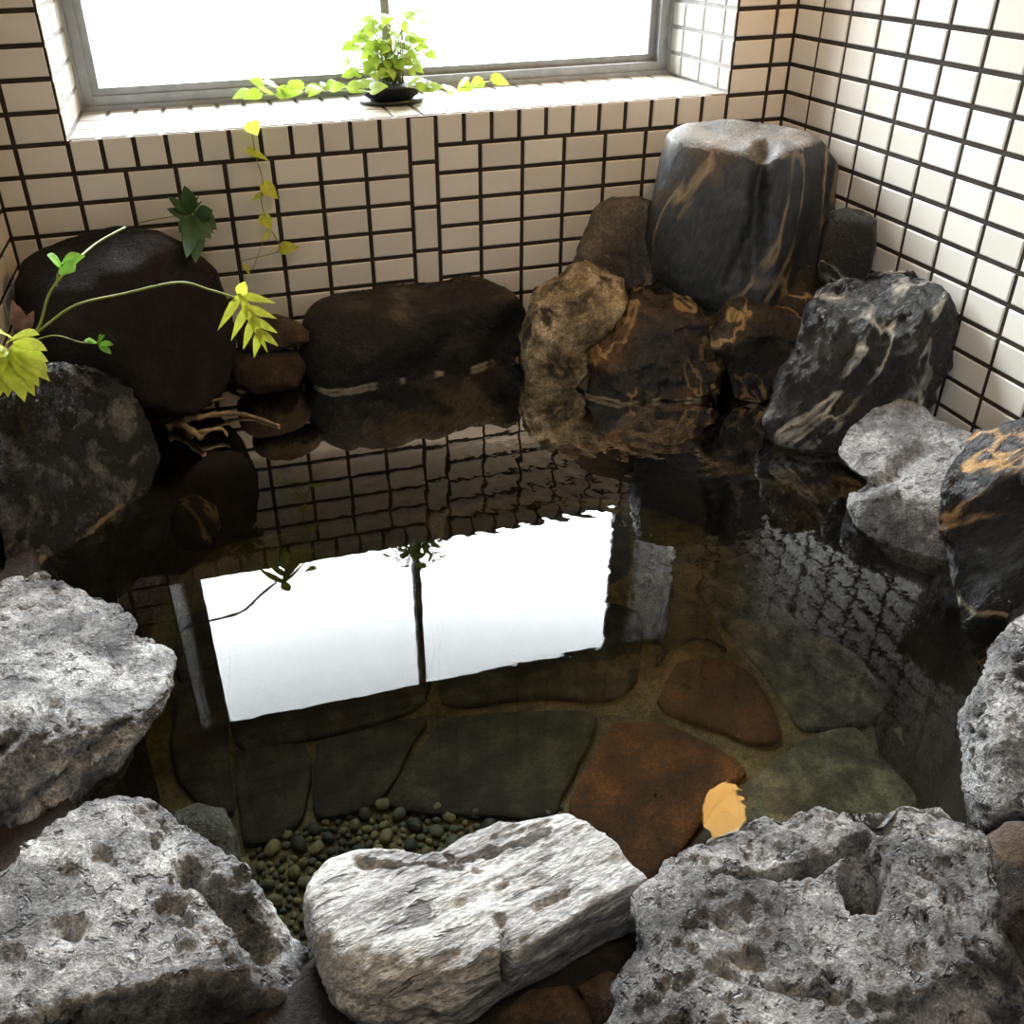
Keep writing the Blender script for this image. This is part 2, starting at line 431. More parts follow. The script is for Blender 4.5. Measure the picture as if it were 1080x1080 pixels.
# ------------------------------------------------------------------ window
win = empty('window_1', (0, DEP, SILL)); win['kind'] = 'structure'
mb = MB()
Y0, Y1 = DEP-0.005, DEP+0.05
fb = 0.034
for a, b_ in (((-WX, Y0, SILL), (WX, Y1, SILL+fb)), ((-WX, Y0, HEAD-fb), (WX, Y1, HEAD)), ((-WX, Y0, SILL+fb), (-WX+fb, Y1, HEAD-fb)), ((WX-fb, Y0, SILL+fb), (WX, Y1, HEAD-fb)),
              ((-WX, Y0-.012, SILL), (WX, Y0, SILL+.012)), ((-WX, Y0-.012, SILL+.012), (-WX+.010, Y0, HEAD)), ((WX-.010, Y0-.012, SILL+.012), (WX, Y0, HEAD))): mb.box(a, b_)
child('window_frame', mb.mesh('window_frame'), win, [m_alu])
m_pane, nt, b = mat('window_glass'); nt.nodes.remove(b)
_t = N(nt, 'ShaderNodeBsdfTransparent'); _t.inputs[0].default_value = (0.95, 0.97, 0.97, 1); _g = N(nt, 'ShaderNodeBsdfGlossy'); _g.inputs['Roughness'].default_value = 0.02
_z = N(nt, 'ShaderNodeFresnel'); _z.inputs[0].default_value = 1.3; _x = N(nt, 'ShaderNodeMixShader')
nt.links.new(_z.outputs[0], _x.inputs[0]); nt.links.new(_t.outputs[0], _x.inputs[1]); nt.links.new(_g.outputs[0], _x.inputs[2]); nt.links.new(_x.outputs[0], nt.nodes['Material Output'].inputs[0])
def sash(x0, x1, y):
    mb = MB(); r = 0.022
    z0, z1 = SILL+fb-.004, HEAD-fb+.004
    for a, b_ in (((x0, y, z0), (x1, y+.02, z0+r)), ((x0, y, z1-r), (x1, y+.02, z1)), ((x0, y, z0+r), (x0+r, y+.02, z1-r)), ((x1-r, y, z0+r), (x1, y+.02, z1-r))): mb.box(a, b_)
    child('sash', mb.mesh('sash'), win, [m_alu])
    pm = MB(); pm.box((x0+r-.004, y+.008, z0+r-.004), (x1-r+.004, y+.012, z1-r+.004))
    child('pane', pm.mesh('pane'), win, [m_pane])
sash(-WX+fb-.004, 0.002, DEP+.004); sash(-0.022, WX-fb+.004, DEP+.026)

# ------------------------------------------------------------------ rocks
RK = {}
def poly_radius(pts, n=720, sig=3):
    pts = np.array(pts, float); th = np.linspace(0, 2*np.pi, n, endpoint=False); R_ = np.zeros(n)
    a = pts; b_ = np.roll(pts, -1, 0); e = b_-a
    for i, t in enumerate(th):
        d = np.array([np.cos(t), np.sin(t)])
        den = d[0]*e[:, 1]-d[1]*e[:, 0]
        den = np.where(np.abs(den) < 1e-12, 1e-12, den)
        tt = (a[:, 0]*e[:, 1]-a[:, 1]*e[:, 0])/den; ss = (a[:, 0]*d[1]-a[:, 1]*d[0])/den
        ok = (tt > 0) & (ss >= -1e-9) & (ss <= 1+1e-9)
        R_[i] = tt[ok].max() if ok.any() else 0
    ker = np.exp(-0.5*(np.arange(-12, 13)/sig)**2); ker /= ker.sum()
    return np.convolve(np.r_[R_[-12:], R_, R_[:12]], ker, 'valid')
def rock(name, label, px, anchor, T, material, planes=(), k=2.6, sub=6, big=0.012, mid=0.006, fine=0.002, grit=0.0016, fs=6.0, aniso=None, pits=0.0, pit_scale=30, seed=1,
         cracks=(), holes=(), wall=True, group=None, cat='rock', center=None, zmin=None, top=None, soft=0.008, sig=3, ridge=0.0):
    """a boulder: outline px seen from the camera spot, standing at its own distance; T half thickness; planes = flat faces (normal, point)"""
    pxa = np.array(px, float)
    c = np.array(center, float) if center else pxa.mean(0)
    if center is None:
        x, y = pxa[:, 0], pxa[:, 1]; x2, y2 = np.roll(x, -1), np.roll(y, -1); cr = x*y2-x2*y
        c = np.array([((x+x2)*cr).sum(), ((y+y2)*cr).sum()])/(3*cr.sum())
    kind, val = anchor
    C = {'z': atz, 'y': aty, 'x': atx}[kind](c[0], c[1], val)
    w = C-CAM; dist = np.linalg.norm(w); w = w/dist
    e1 = np.cross(w, [0, 0, 1]); e1 /= np.linalg.norm(e1); e2 = np.cross(e1, w)
    loc = []
    for u, v_ in pxa:
        d = pray(u, v_); p_ = CAM+d*(dist/np.dot(d, w))-C; loc.append((p_@e1, p_@e2))
    Rt = poly_radius(loc, sig=sig)
    U, F = ico(sub)
    X, Yd, Zu = U[:, 0], U[:, 1], U[:, 2]
    r = np.sqrt(X*X+Zu*Zu); th = np.mod(np.arctan2(Zu, X), 2*np.pi)
    m = (r**k+np.abs(Yd)**k)**(1/k)
    r2 = r/m; d2 = Yd/m
    fi = th/(2*np.pi)*720; i0 = np.floor(fi).astype(int) % 720; fr_ = fi-np.floor(fi)
    Rv = Rt[i0]*(1-fr_)+Rt[(i0+1) % 720]*fr_
    V = C+np.outer(r2*Rv*np.cos(th), e1)+np.outer(r2*Rv*np.sin(th), e2)
    dep = d2*T
    for n_, p_ in planes:
        n_ = np.array(n_, float); n_ /= np.linalg.norm(n_)
        a = -(n_@w)
        if a < 0.04: continue
        base = (V-np.array(p_))@n_
        need = base/a                      # depth at which the ray meets the plane
        dlt = dep-need
        # smooth maximum of dep and need
        dep = need+0.5*(dlt+np.sqrt(dlt*dlt+soft*soft*4))
        dep = np.minimum(dep, 2.2*T)+np.where(Yd > 0, 0.6*T*np.sqrt(np.clip(1-r2**2, 0, 1))*(need > d2*T), 0)
    V = V+np.outer(dep, w)
    n = vnormals(V, F)
    q = V.copy()
    if aniso is not None:
        ax, fac = np.array(aniso[0], float), aniso[1]; ax /= np.linalg.norm(ax)
        q = V+np.outer(V@ax, ax)*(1/fac-1)
    disp = big*fbm(V*4+seed*3.1, 3, seed)+mid*fbm(q*fs*2+seed, 4, seed+9)+fine*fbm(q*fs*9+seed, 4, seed+19)+grit*fbm(q*150+seed, 3, seed+29)
    if ridge: disp = disp+ridge*(ridged(q*fs+seed*1.7, 4, seed+41)-0.4)
    if pits:
        p1 = np.clip((fbm(q*pit_scale*1.5+seed, 3, seed+3)-0.22)/0.16, 0, 1)
        sel = np.clip(fbm(V*11, 3, seed+71)*2.2+0.6, 0.15, 1)
        p2 = np.clip((fbm(q*pit_scale*0.6+seed, 4, seed+13)-0.24)/0.14, 0, 1)
        disp = disp-pits*0.8*p1*sel-pits*1.4*p2*np.clip(fbm(V*7, 3, seed+91)*2.0+0.35, 0, 1)
    # camera-side front point projected to pixels, for cracks laid along traced lines on the stone
    if cracks or holes:
        rel = V-CAM; zc = rel@FWD; pu = CX+FPX*(rel@RGT)/zc; pv = CY-FPX*(rel@UPV)/zc
        jit = 6*fbm(V*34, 4, seed+33)+2.5*fbm(V*110, 2, seed+35)
        front = (n@w < 0.15)
        for pts, wid, dp in cracks:
            best = np.full(len(V), 1e9)
            for (x0, y0), (x1, y1) in zip(pts[:-1], pts[1:]):
                dx, dy = x1-x0, y1-y0; t = np.clip(((pu-x0)*dx+(pv-y0)*dy)/(dx*dx+dy*dy), 0, 1)
                best = np.minimum(best, np.hypot(pu-x0-t*dx, pv-y0-t*dy)+jit)
            disp = disp-front*dp*np.clip(1-best/wid, 0, 1)**0.8
        for (x0, y0, rx, ry, dp) in holes:
            rr = np.hypot((pu-x0)/rx, (pv-y0)/ry)+jit*0.04
            disp = disp-front*dp*np.clip(1.25-rr, 0, 1)**0.7
    V = V+n*disp[:, None]
    if wall:
        V[:, 1] = np.minimum(V[:, 1], -0.006); V[:, 0] = np.clip(V[:, 0], XL+.006, XR-.006)
    if zmin is not None: V[:, 2] = np.maximum(V[:, 2], zmin)
    org = np.array([V[:, 0].mean(), V[:, 1].mean(), V[:, 2].min()])
    o = link(name, mesh_np(name, V-org, F), None, [material]); o.location = org
    if top:
        o.data.materials.append(top[0]); fc = U[F].mean(1); fv = V[F].mean(1); fn = n[F].mean(1)
        o.data.polygons.foreach_set('material_index', ((fn[:, 2] > 0.6) & (fv[:, 2]+0.012*fbm(fv*25, 3, seed) > top[1])).astype(np.int32))
    tag(o, label, cat, group)
    return o
CRUST = (0.42, 0.33, 0.20)
m_black = rock_mat('black_brown_stone', (0.005, 0.004, 0.004), (0.012, 0.009, 0.008), (0.032, 0.026, 0.024), 6, (0.3, 0.72), rough=0.6, bump=0.6, spec=0.15, grain=0.6, crust=CRUST)
m_wet = rock_mat('dark_wet_stone_painted_glints', (0.005, 0.005, 0.005), (0.025, 0.025, 0.025), (0.24, 0.24, 0.24), 14, (0.38, 0.66), rough=0.2, bump=1.3, spec=1.0, stretch=(0.4,0.4,0), sq=(1,1,2), crust=CRUST)  # pale flecks in the colour stand in for wet glints
m_white = rock_mat('pale_pitted_stone', (0.05, 0.05, 0.054), (0.27, 0.27, 0.28), (0.68, 0.68, 0.68), 11, (0.33, 0.62), rough=0.4, bump=1.0, spec=0.6, pits=0.6, pit_scale=75, patch=(0.13, 0.105, 0.085), patch_amt=0.28, patch_scale=5)
m_pale = rock_mat('pale_layered_stone', (0.14, 0.14, 0.145), (0.40, 0.40, 0.41), (0.76, 0.76, 0.76), 10, (0.3, 0.6), stretch=(0, 0.0, 0.25), sq=(3, 1, 1), rough=0.4, bump=1.0, spec=0.6, pits=0.35, pit_scale=70)
m_lava = rock_mat('grey_lava_stone', (0.025, 0.025, 0.028), (0.16, 0.16, 0.165), (0.50, 0.50, 0.50), 12, (0.3, 0.64), rough=0.38, bump=1.0, spec=0.6, pits=0.9, pit_scale=85, patch=(0.10, 0.075, 0.06), patch_amt=0.20, patch_scale=7)
m_vein = rock_mat('black_white_veined_stone', (0.003, 0.003, 0.0035), (0.011, 0.0115, 0.0125), (0.06, 0.063, 0.068), 9, (0.36, 0.72), stretch=(0.3, 0.5, 0.2), sq=(1, 1, 3.5), vein=(0.50, 0.48, 0.42), vein_amt=0.7, vein_scale=6, rough=0.3, bump=1.0, spec=0.55, crust=CRUST)
m_gold = rock_mat('dark_stone_with_gold_veins', (0.004, 0.0045, 0.005), (0.014, 0.015, 0.018), (0.075, 0.08, 0.088), 9, (0.36, 0.72), stretch=(0.4, 0.5, 0.4), sq=(1, 1, 4), vein=(0.45, 0.27, 0.11), vein_amt=0.75, vein_scale=8, rough=0.28, bump=1.0, spec=0.55, crust=CRUST)
m_slate = rock_mat('slate_block_stone', (0.010, 0.012, 0.014), (0.026, 0.029, 0.033), (0.055, 0.060, 0.065), 6, (0.3, 0.7), stretch=(0.15, 0.3, 0.1), sq=(1, 1, 4), vein=(0.26, 0.20, 0.12), vein_amt=0.6, vein_scale=5, rough=0.42, bump=0.3, spec=0.4, patch=(0.075, 0.058, 0.036), patch_amt=0.42, patch_scale=4.5, grain=0.7)
m_slatetop = rock_mat('limescale_crusted_top', (0.05, 0.05, 0.05), (0.12, 0.12, 0.118), (0.22, 0.21, 0.195), 12, rough=0.6, bump=0.7, patch=(0.17, 0.13, 0.085), patch_amt=0.4)
m_dusty = rock_mat('dusty_grey_stone', (0.07, 0.07, 0.072), (0.22, 0.22, 0.225), (0.42, 0.42, 0.42), 10, (0.34, 0.66), rough=0.5, bump=1.0, pits=0.3, pit_scale=70)
m_brown = rock_mat('brown_grey_stone', (0.022, 0.018, 0.014), (0.065, 0.054, 0.043), (0.12, 0.10, 0.08), 9, rough=0.6, bump=0.6, vein=(0.3, 0.24, 0.16), vein_amt=0.3)
m_tan = rock_mat('tan_crusted_stone', (0.03, 0.022, 0.012), (0.25, 0.19, 0.11), (0.52, 0.43, 0.29), 9, (0.38, 0.6), rough=0.55, bump=0.9, patch=(0.018, 0.014, 0.010), patch_amt=0.42, patch_scale=8, crust=CRUST)
m_rust = rock_mat('rusty_dark_stone', (0.004, 0.003, 0.0025), (0.016, 0.010, 0.006), (0.10, 0.045, 0.012), 6, (0.36, 0.66), rough=0.35, bump=0.7, vein=(0.35, 0.22, 0.09), vein_amt=0.4, spec=0.5, crust=CRUST)
m_onyx = rock_mat('black_stone_with_thin_vein', (0.003, 0.003, 0.003), (0.008, 0.008, 0.008), (0.03, 0.03, 0.03), 9, rough=0.4, bump=0.8, vein=(0.45, 0.42, 0.36), vein_amt=0.25, vein_scale=6)
m_ledge = rock_mat('dark_ledge_stone', (0.006, 0.005, 0.004), (0.017, 0.013, 0.009), (0.06, 0.047, 0.032), 8, rough=0.4, bump=0.8, vein=(0.42, 0.28, 0.12), vein_amt=0.6, vein_scale=6, crust=CRUST)
m_long = rock_mat('dark_long_stone', (0.005, 0.0045, 0.004), (0.016, 0.013, 0.011), (0.10, 0.085, 0.065), 9, (0.38, 0.72), stretch=(0, 0.6, 0), sq=(2.5, 1, 1), rough=0.42, bump=0.9, crust=(0.5, 0.45, 0.36))
m_redbrown = rock_mat('small_brown_stone', (0.018, 0.011, 0.007), (0.055, 0.034, 0.02), (0.12, 0.075, 0.04), 14, rough=0.6, bump=0.8)

A = atz
# --- back row against the wall
rock('boulder', 'large smooth black-brown boulder leaning in the back left corner under the hanging vine',
     [(14,300),(24,272),(45,258),(70,248),(120,240),(165,243),(200,256),(228,285),(243,320),(250,350),(248,385),(238,415),(210,440),(165,440),(110,430),(50,400),(22,350)],
     ('y', -0.17), 0.16, m_black, planes=[((-0.1, -0.35, 1), aty(150, 258, -0.2)), ((0.55, -0.8, 0.2), aty(235, 345, -0.2))], seed=2, big=0.02, mid=0.006, fine=0.0012)
rock('boulder', 'long low dark boulder at the middle of the back wall with a pale waterline',
     [(318,345),(330,325),(350,312),(385,305),(420,300),(450,297),(480,292),(520,294),(545,312),(562,335),(562,352),(545,375),(540,410),(480,425),(400,430),(340,420),(322,385)],
     ('y', -0.09), 0.12, m_long, planes=[((0, -0.25, 1), aty(450, 315, -0.10)), ((0.1, -0.8, -0.1), aty(450, 370, -0.15))], seed=3, ridge=0.02, big=0.012, mid=0.014, fine=0.004, grit=0.0022, k=3, aniso=((0.6, 0.2, 0.7), 2.5))
rock('rock', 'small reddish-brown rock beside the lobed leaf, upper of two',
     [(250,350),(262,338),(290,330),(315,335),(330,348),(328,362),(300,372),(262,374),(250,365)], ('y', -0.10), 0.05, m_redbrown, seed=4, sub=5, mid=0.006)
rock('rock', 'small reddish-brown rock under the lobed leaf at the waterline',
     [(245,385),(252,372),(280,368),(312,370),(322,385),(312,408),(270,415),(248,405)], ('y', -0.10), 0.06, m_redbrown, seed=5, sub=5, mid=0.006)
rock('rock', 'triangular brown-grey rock leaning on the tiles left of the tall slate block',
     [(590,310),(603,280),(618,248),(632,222),(645,213),(668,212),(688,216),(698,245),(702,280),(690,305),(655,312),(620,318)],
     ('y', -0.12), 0.08, m_brown, planes=[((-0.25, -1, 0.3), aty(655, 250, -0.16))], seed=6, mid=0.01, ridge=0.012, fine=0.004, k=3.5)
rock('boulder', 'tall blocky slate boulder with a flat grey top in the back right corner',
     [(684,250),(690,205),(698,168),(706,143),(724,134),(760,128),(810,130),(850,139),(870,152),(884,172),(890,205),(884,240),(872,275),(850,310),(810,335),(760,335),(715,315),(690,285)],
     ('y', -0.22), 0.20, m_slate, planes=[((0.0, -0.22, 1), aty(770, 149, -0.28)), ((-0.28, -1, 0.14), aty(745, 220, -0.36)), ((0.45, -1, 0.16), aty(845, 220, -0.36)), ((-0.9, -0.7, 0.1), aty(696, 230, -0.28))],
     seed=7, k=4, top=(m_slatetop, 0.44), big=0.010, mid=0.005, fine=0.0015, cracks=[([(806,158),(800,200),(797,250),(798,290)], 14, 0.035), ([(770,300),(790,250)], 8, 0.01)], soft=0.006)
rock('rock', 'small black rock with a pale vein wedged against the right wall',
     [(861,288),(864,262),(868,240),(876,224),(893,219),(912,222),(926,231),(924,258),(918,282),(908,300),(885,302),(868,298)],
     ('y', -0.47), 0.06, m_onyx, planes=[((0, -0.3, 1), aty(893, 232, -0.5)), ((-0.2, -1, 0.1), aty(890, 265, -0.52))], k=4, sub=5, seed=8, big=0.006, mid=0.004)
rock('boulder', 'tan crusty rock at the waterline in front of the triangular rock',
     [(545,385),(547,355),(558,322),(575,300),(605,281),(638,277),(662,292),(664,320),(650,350),(632,372),(618,400),(600,425),(570,425),(550,408)],
     ('y', -0.22), 0.10, m_tan, planes=[((0.0, -0.6, 1), aty(610, 310, -0.26)), ((-0.3, -1, 0.1), aty(580, 380, -0.3))], seed=9, k=3.6, ridge=0.028, mid=0.018, fine=0.006, grit=0.003, big=0.022)
rock('boulder', 'low black and rust-orange boulder between the tan rock and the tall slate block',
     [(608,420),(622,385),(638,352),(655,320),(672,300),(705,292),(740,300),(762,330),(765,370),(760,410),(730,430),(670,432),(630,435)],
     ('y', -0.33), 0.12, m_rust, planes=[((0.1, -0.4, 1), aty(700, 318, -0.36)), ((-0.15, -1, 0.25), aty(690, 370, -0.43))], seed=10, k=3.4, ridge=0.03, mid=0.018, fine=0.005, grit=0.003, big=0.02)
rock('boulder', 'dark knobbly rock with ochre drips between the slate block and the veined boulder',
     [(745,345),(765,318),(790,300),(830,280),(872,285),(880,310),(860,345),(842,380),(828,420),(800,432),(772,425),(758,390)],
     ('y', -0.46), 0.11, m_ledge, planes=[((0.05, -0.5, 1), aty(820, 320, -0.45)), ((-0.4, -1, 0.1), aty(790, 390, -0.52))], seed=11, k=3.4, ridge=0.03, mid=0.018, fine=0.005, grit=0.003, big=0.02)
rock('boulder', 'large black boulder with white veins against the right wall below the small black rock',
     [(808,445),(818,415),(832,380),(846,345),(856,318),(872,304),(900,294),(932,285),(960,286),(988,294),(1003,318),(1010,345),(1006,385),(990,420),(960,450),(930,470),(895,480),(850,475),(822,462)],
     ('x', 0.80), 0.14, m_vein, planes=[((-0.35, -0.25, 1), aty(910, 306, -0.66)), ((-0.75, -1, 0.55), aty(890, 380, -0.74)), ((0.1, -1, 0.25), aty(960, 360, -0.80))], seed=12, k=3, ridge=0.022, mid=0.012, big=0.012, fine=0.004, grit=0.0025, aniso=((-0.3, -0.3, 0.9), 4.0), fs=9)
# --- right side
rock('rock', 'dusty grey double-lobed rock jutting into the water between the veined and gold-streaked boulders',
     [(884,478),(892,452),(915,428),(948,414),(972,420),(992,440),(1028,458),(1050,490),(1050,560),(1020,600),(985,606),(945,590),(905,556),(893,535),(897,518),(912,508),(898,494)],
     ('z', 0.065), 0.10, m_dusty, planes=[((-0.15, -0.05, 1), A(960, 480, 0.115)), ((-0.8, -0.7, 0.3), A(912, 548, 0.04))], center=(965, 512), seed=13, k=4.5, big=0.004, mid=0.006, fine=0.004, grit=0.0025, pits=0.005, pit_scale=45, sig=2, cracks=[([(905,512),(940,500),(975,470)], 12, 0.02)])
rock('boulder', 'dark boulder with gold streaks at the right edge below the grey lobed rock',
     [(1180,470),(1130,440),(1085,438),(1050,448),(1024,462),(1006,482),(994,520),(988,555),(996,600),(1010,645),(1032,690),(1050,740),(1100,760),(1170,700)],
     ('z', 0.10), 0.15, m_gold, planes=[((-0.4, 0.1, 1), A(1050, 465, 0.24)), ((-0.85, -0.75, 0.35), A(1030, 580, 0.10))], seed=14, k=3, sub=6, ridge=0.018, mid=0.012, fine=0.004, grit=0.0025, aniso=((-0.5, -0.4, 0.75), 4), fs=9)
rock('boulder', 'pitted pale-topped boulder at the right edge with a dark hollow side',
     [(1190,620),(1130,625),(1085,648),(1050,682),(1025,722),(1012,760),(1014,805),(1022,850),(1036,890),(1080,915),(1150,900),(1200,760)],
     ('z', 0.06), 0.15, m_lava, planes=[((-0.25, 0.0, 1), A(1060, 740, 0.20)), ((-0.3, -1, -0.40), A(1050, 828, 0.15))], seed=15, k=3, sub=7, pits=0.009, pit_scale=30, mid=0.014, fine=0.006, grit=0.003, ridge=0.01, soft=0.004,
     holes=[(1068,690,8,6,0.02), (1048,712,6,6,0.02), (1075,710,8,6,0.02)])
# --- left side
rock('boulder', 'rough dark wet boulder at the left wall under the leafy plant, glinting on top',
     [(-30,420),(10,398),(40,380),(70,371),(102,374),(134,394),(158,420),(174,450),(179,485),(168,520),(140,548),(105,582),(85,610),(60,650),(0,660),(-40,580)],
     ('z', 0.16), 0.13, m_wet, planes=[((0.1, 0.05, 1), aty(95, 392, -0.52)), ((0.75, -0.75, 0.4), aty(110, 470, -0.52))], seed=16, k=3, sub=7, mid=0.014, ridge=0.014, fine=0.005, grit=0.003, fs=10, aniso=((0.5, 0.2, 0.8), 2.0))
rock('boulder', 'large pale pitted boulder with a pointed tip at the left edge',
     [(-110,700),(-60,620),(0,600),(18,590),(50,584),(76,599),(115,620),(142,645),(147,656),(144,668),(168,678),(186,690),(181,722),(172,748),(150,778),(128,818),(98,842),(55,880),(0,930),(-60,930)],
     ('z', 0.05), 0.15, m_white, planes=[((0.30, 0.16, 1), A(95, 705, 0.085)), ((0.7, -0.75, 0.0), A(110, 850, 0.04))], seed=17, sub=7, k=3.2, pits=0.008, pit_scale=34, mid=0.014, fine=0.0055, grit=0.003, ridge=0.008, sig=2,
     cracks=[([(0,790),(30,765),(60,735),(75,760)], 8, 0.02), ([(0,870),(60,825),(130,770),(170,730)], 8, 0.014)], holes=[(55,622,10,6,0.012)])
# --- front row
rock('boulder', 'pale pitted boulder at the bottom left corner with a deep groove on its right',
     [(-90,1000),(-20,930),(12,905),(30,882),(60,862),(95,835),(130,828),(160,842),(190,866),(215,885),(243,912),(272,948),(300,985),(328,1018),(348,1052),(360,1100),(340,1180),(200,1230),(0,1230),(-90,1150)],
     ('z', 0.04), 0.16, m_white, planes=[((0.08, 0.14, 1), A(150, 930, 0.125)), ((0.1, -1, 0.0), A(150, 1040, 0.14)), ((0.85, -0.15, 0.6), A(270, 985, 0.08))], seed=18, sub=7, k=3.4, pits=0.007, pit_scale=36, mid=0.012, fine=0.0055, grit=0.003, ridge=0.006, sig=2,
     cracks=[([(195,920),(225,940),(255,975),(280,1005)], 15, 0.035)], holes=[(70,975,24,12,0.014), (163,887,5,4,0.012)])
rock('boulder', 'white flat-topped layered rock in the middle of the front row',
     [(334,945),(340,930),(355,915),(392,902),(420,898),(450,905),(468,905),(492,888),(537,870),(596,863),(612,869),(633,881),(655,903),(678,925),(690,942),(684,975),(660,1005),(620,1030),(560,1060),(480,1085),(400,1080),(362,1050),(345,1010),(335,975)],
     ('z', 0.02), 0.12, m_pale, planes=[((0.0, 0.10, 1), A(520, 950, 0.10)), ((0.25, -1, 0.1), A(580, 1000, 0.08))], seed=19, sub=7, k=4, pits=0.004, pit_scale=40, mid=0.008, fine=0.005, grit=0.0022, ridge=0.006, aniso=((0.95, 0.3, 0), 4), sig=2, fs=8, soft=0.005,
     cracks=[([(470,905),(485,912),(530,895),(580,876)], 5, 0.018), ([(380,914),(430,912),(510,920)], 4, 0.008), ([(528,970),(532,1000),(535,1040)], 5, 0.014), ([(565,955),(600,940)], 3.5, 0.007)])
rock('boulder', 'big rough grey lava boulder in the bottom right corner with a dark hole',
     [(640,1120),(652,1080),(663,1045),(690,1008),(692,985),(684,960),(700,925),(730,900),(780,868),(815,858),(850,853),(880,853),(918,862),(932,855),(958,843),(1002,847),(1012,862),(1040,870),(1056,900),(1054,945),(1040,985),(1060,1020),(1095,1060),(1110,1150),(1000,1220),(800,1240),(680,1200)],
     ('z', 0.05), 0.18, m_lava, planes=[((-0.04, 0.10, 1), A(850, 930, 0.135)), ((0.1, -0.8, 0.5), A(850, 1055, 0.18))], seed=20, sub=7, k=3.2, pits=0.010, pit_scale=40, mid=0.018, fine=0.007, grit=0.0035, sig=2, ridge=0.010,
     cracks=[([(752,925),(800,918),(850,912),(885,898),(915,880)], 6, 0.028), ([(760,1025),(800,1040),(900,1045)], 7, 0.010), ([(960,950),(1030,1010),(1070,1045)], 7, 0.007)], holes=[(912,925,20,28,0.09), (905,888,14,7,0.014)])
rock('rock', 'brown rounded stone standing behind the lava boulder at the bottom right edge',
     [(1035,880),(1060,868),(1110,870),(1160,950),(1160,1080),(1100,1110),(1060,1030),(1035,950)], ('z', 0.0), 0.10, m_redbrown, seed=21, mid=0.01)
# --- front rim, dry side
rock('rock', 'flat brown stone set in the rim below the white flat-topped rock, left of two', [(520,1065),(560,1040),(600,1035),(625,1060),(630,1110),(560,1130),(510,1100)], ('z', 0.02), 0.04, m_redbrown, seed=22, sub=5)
rock('rock', 'flat brown stone set in the rim beside the lava boulder, right of two', [(606,1040),(640,1022),(668,1035),(672,1075),(650,1110),(625,1100)], ('z', 0.02), 0.04, m_redbrown, seed=23, sub=5)
# --- under water
rock('submerged_rock', 'rust-brown rock under water at the back right below the ochre-dripped rock', [(690,475),(715,440),(760,425),(810,430),(850,455),(868,490),(830,505),(770,505),(720,498)], ('z', -0.13), 0.10, m_rust, seed=24, sub=5, zmin=BED)
rock('submerged_rock', 'small round brown rock under water right of the wet left boulder', [(178,545),(186,527),(207,520),(228,532),(234,556),(220,580),(196,584),(180,568)], ('z', -0.12), 0.06, m_ledge, seed=25, sub=5)
rock('submerged_rock', 'dark grey rock under water beside the pebbles at the bottom left', [(176,880),(184,856),(208,845),(236,852),(250,880),(253,915),(235,935),(200,915)], ('z', -0.26), 0.08, m_dusty, seed=26, sub=5)
rock('submerged_rock', 'brown rock under water below the veined boulder on the right', [(820,470),(850,465),(890,480),(900,530),(870,545),(840,520)], ('z', -0.12), 0.08, m_rust, seed=27, sub=5)

# ------------------------------------------------------------------ flat stones of the pool bed
def slab(px, label, material, zt=-0.386, seed=0):
    pts = [atz(u, v, zt)[:2] for u, v in px]
    pts = [np.array([min(max(x, XL+.2), XR-.12), min(y, -0.14)]) for x, y in pts]
    c = np.mean(pts, 0); ring = np.array(smooth_curve([(*p, 0) for p in pts]+[(*pts[0], 0)], 6)[:-1])[:, :2]
    ring = c+(ring-c)*1.03
    ring = ring*0.7+np.concatenate([np.linspace(a, b_, 6, endpoint=False) for a, b_ in zip(pts, pts[1:]+pts[:1])])*0.3
    n = len(ring); Rg = []
    for sc, z in ((0.97, BED-0.01), (1.0, zt-0.012), (0.99, zt-0.004), (0.975, zt), (0.8, zt), (0.55, zt), (0.3, zt), (0.02, zt)):
        xy = c+(ring-c)*sc; nz = 0.003*fbm(np.c_[xy*14, np.full(n, z+seed)], 4, seed)
        Rg.append(np.c_[xy+0.006*np.c_[fbm(np.c_[xy*20, np.full(n, 1.0+seed)], 3, seed), fbm(np.c_[xy*20, np.full(n, 7.0+seed)], 3, seed+2)]*(sc > 0.9), np.full(n, z)+nz*(sc < 0.98)])
    V = np.concatenate(Rg); F = []
    for i in range(len(Rg)-1):
        for k in range(n): k2 = (k+1) % n; F.append((i*n+k, i*n+k2, (i+1)*n+k2, (i+1)*n+k))
    org = np.array([*c, BED])
    o = link('flat_stone', mesh_np('flat_stone', V-org, np.array(F)), None, [material]); o.location = org
    tag(o, label, 'flat stone'); return o
m_s1 = rock_mat('dark_olive_bed_stone', (0.011, 0.0105, 0.008), (0.028, 0.026, 0.020), (0.07, 0.064, 0.046), 15, rough=0.6, bump=0.5)
m_s2 = rock_mat('grey_green_bed_stone', (0.03, 0.03, 0.025), (0.085, 0.083, 0.066), (0.21, 0.20, 0.15), 17, rough=0.6, bump=0.5)
m_s3 = rock_mat('rust_bed_stone', (0.03, 0.010, 0.003), (0.085, 0.028, 0.006), (0.17, 0.058, 0.011), 10, rough=0.6, bump=0.5)
m_s4 = rock_mat('dark_rust_bed_stone', (0.02, 0.008, 0.003), (0.05, 0.018, 0.006), (0.10, 0.036, 0.010), 10, rough=0.6, bump=0.5)
slab([(248,792),(322,786),(320,862),(258,888)], 'dark olive flat stone under water at the left end of the row behind the pebbles', m_s1, seed=1)
slab([(334,783),(448,755),(430,790),(400,842),(334,860)], 'dark olive flat stone under water, second from the left behind the pebbles', m_s1, seed=2)
slab([(466,757),(560,750),(630,754),(596,828),(582,860),(500,858),(412,848),(444,790)], 'large dark flat stone under water between the pebbles and the rusty stones', m_s1, seed=3)
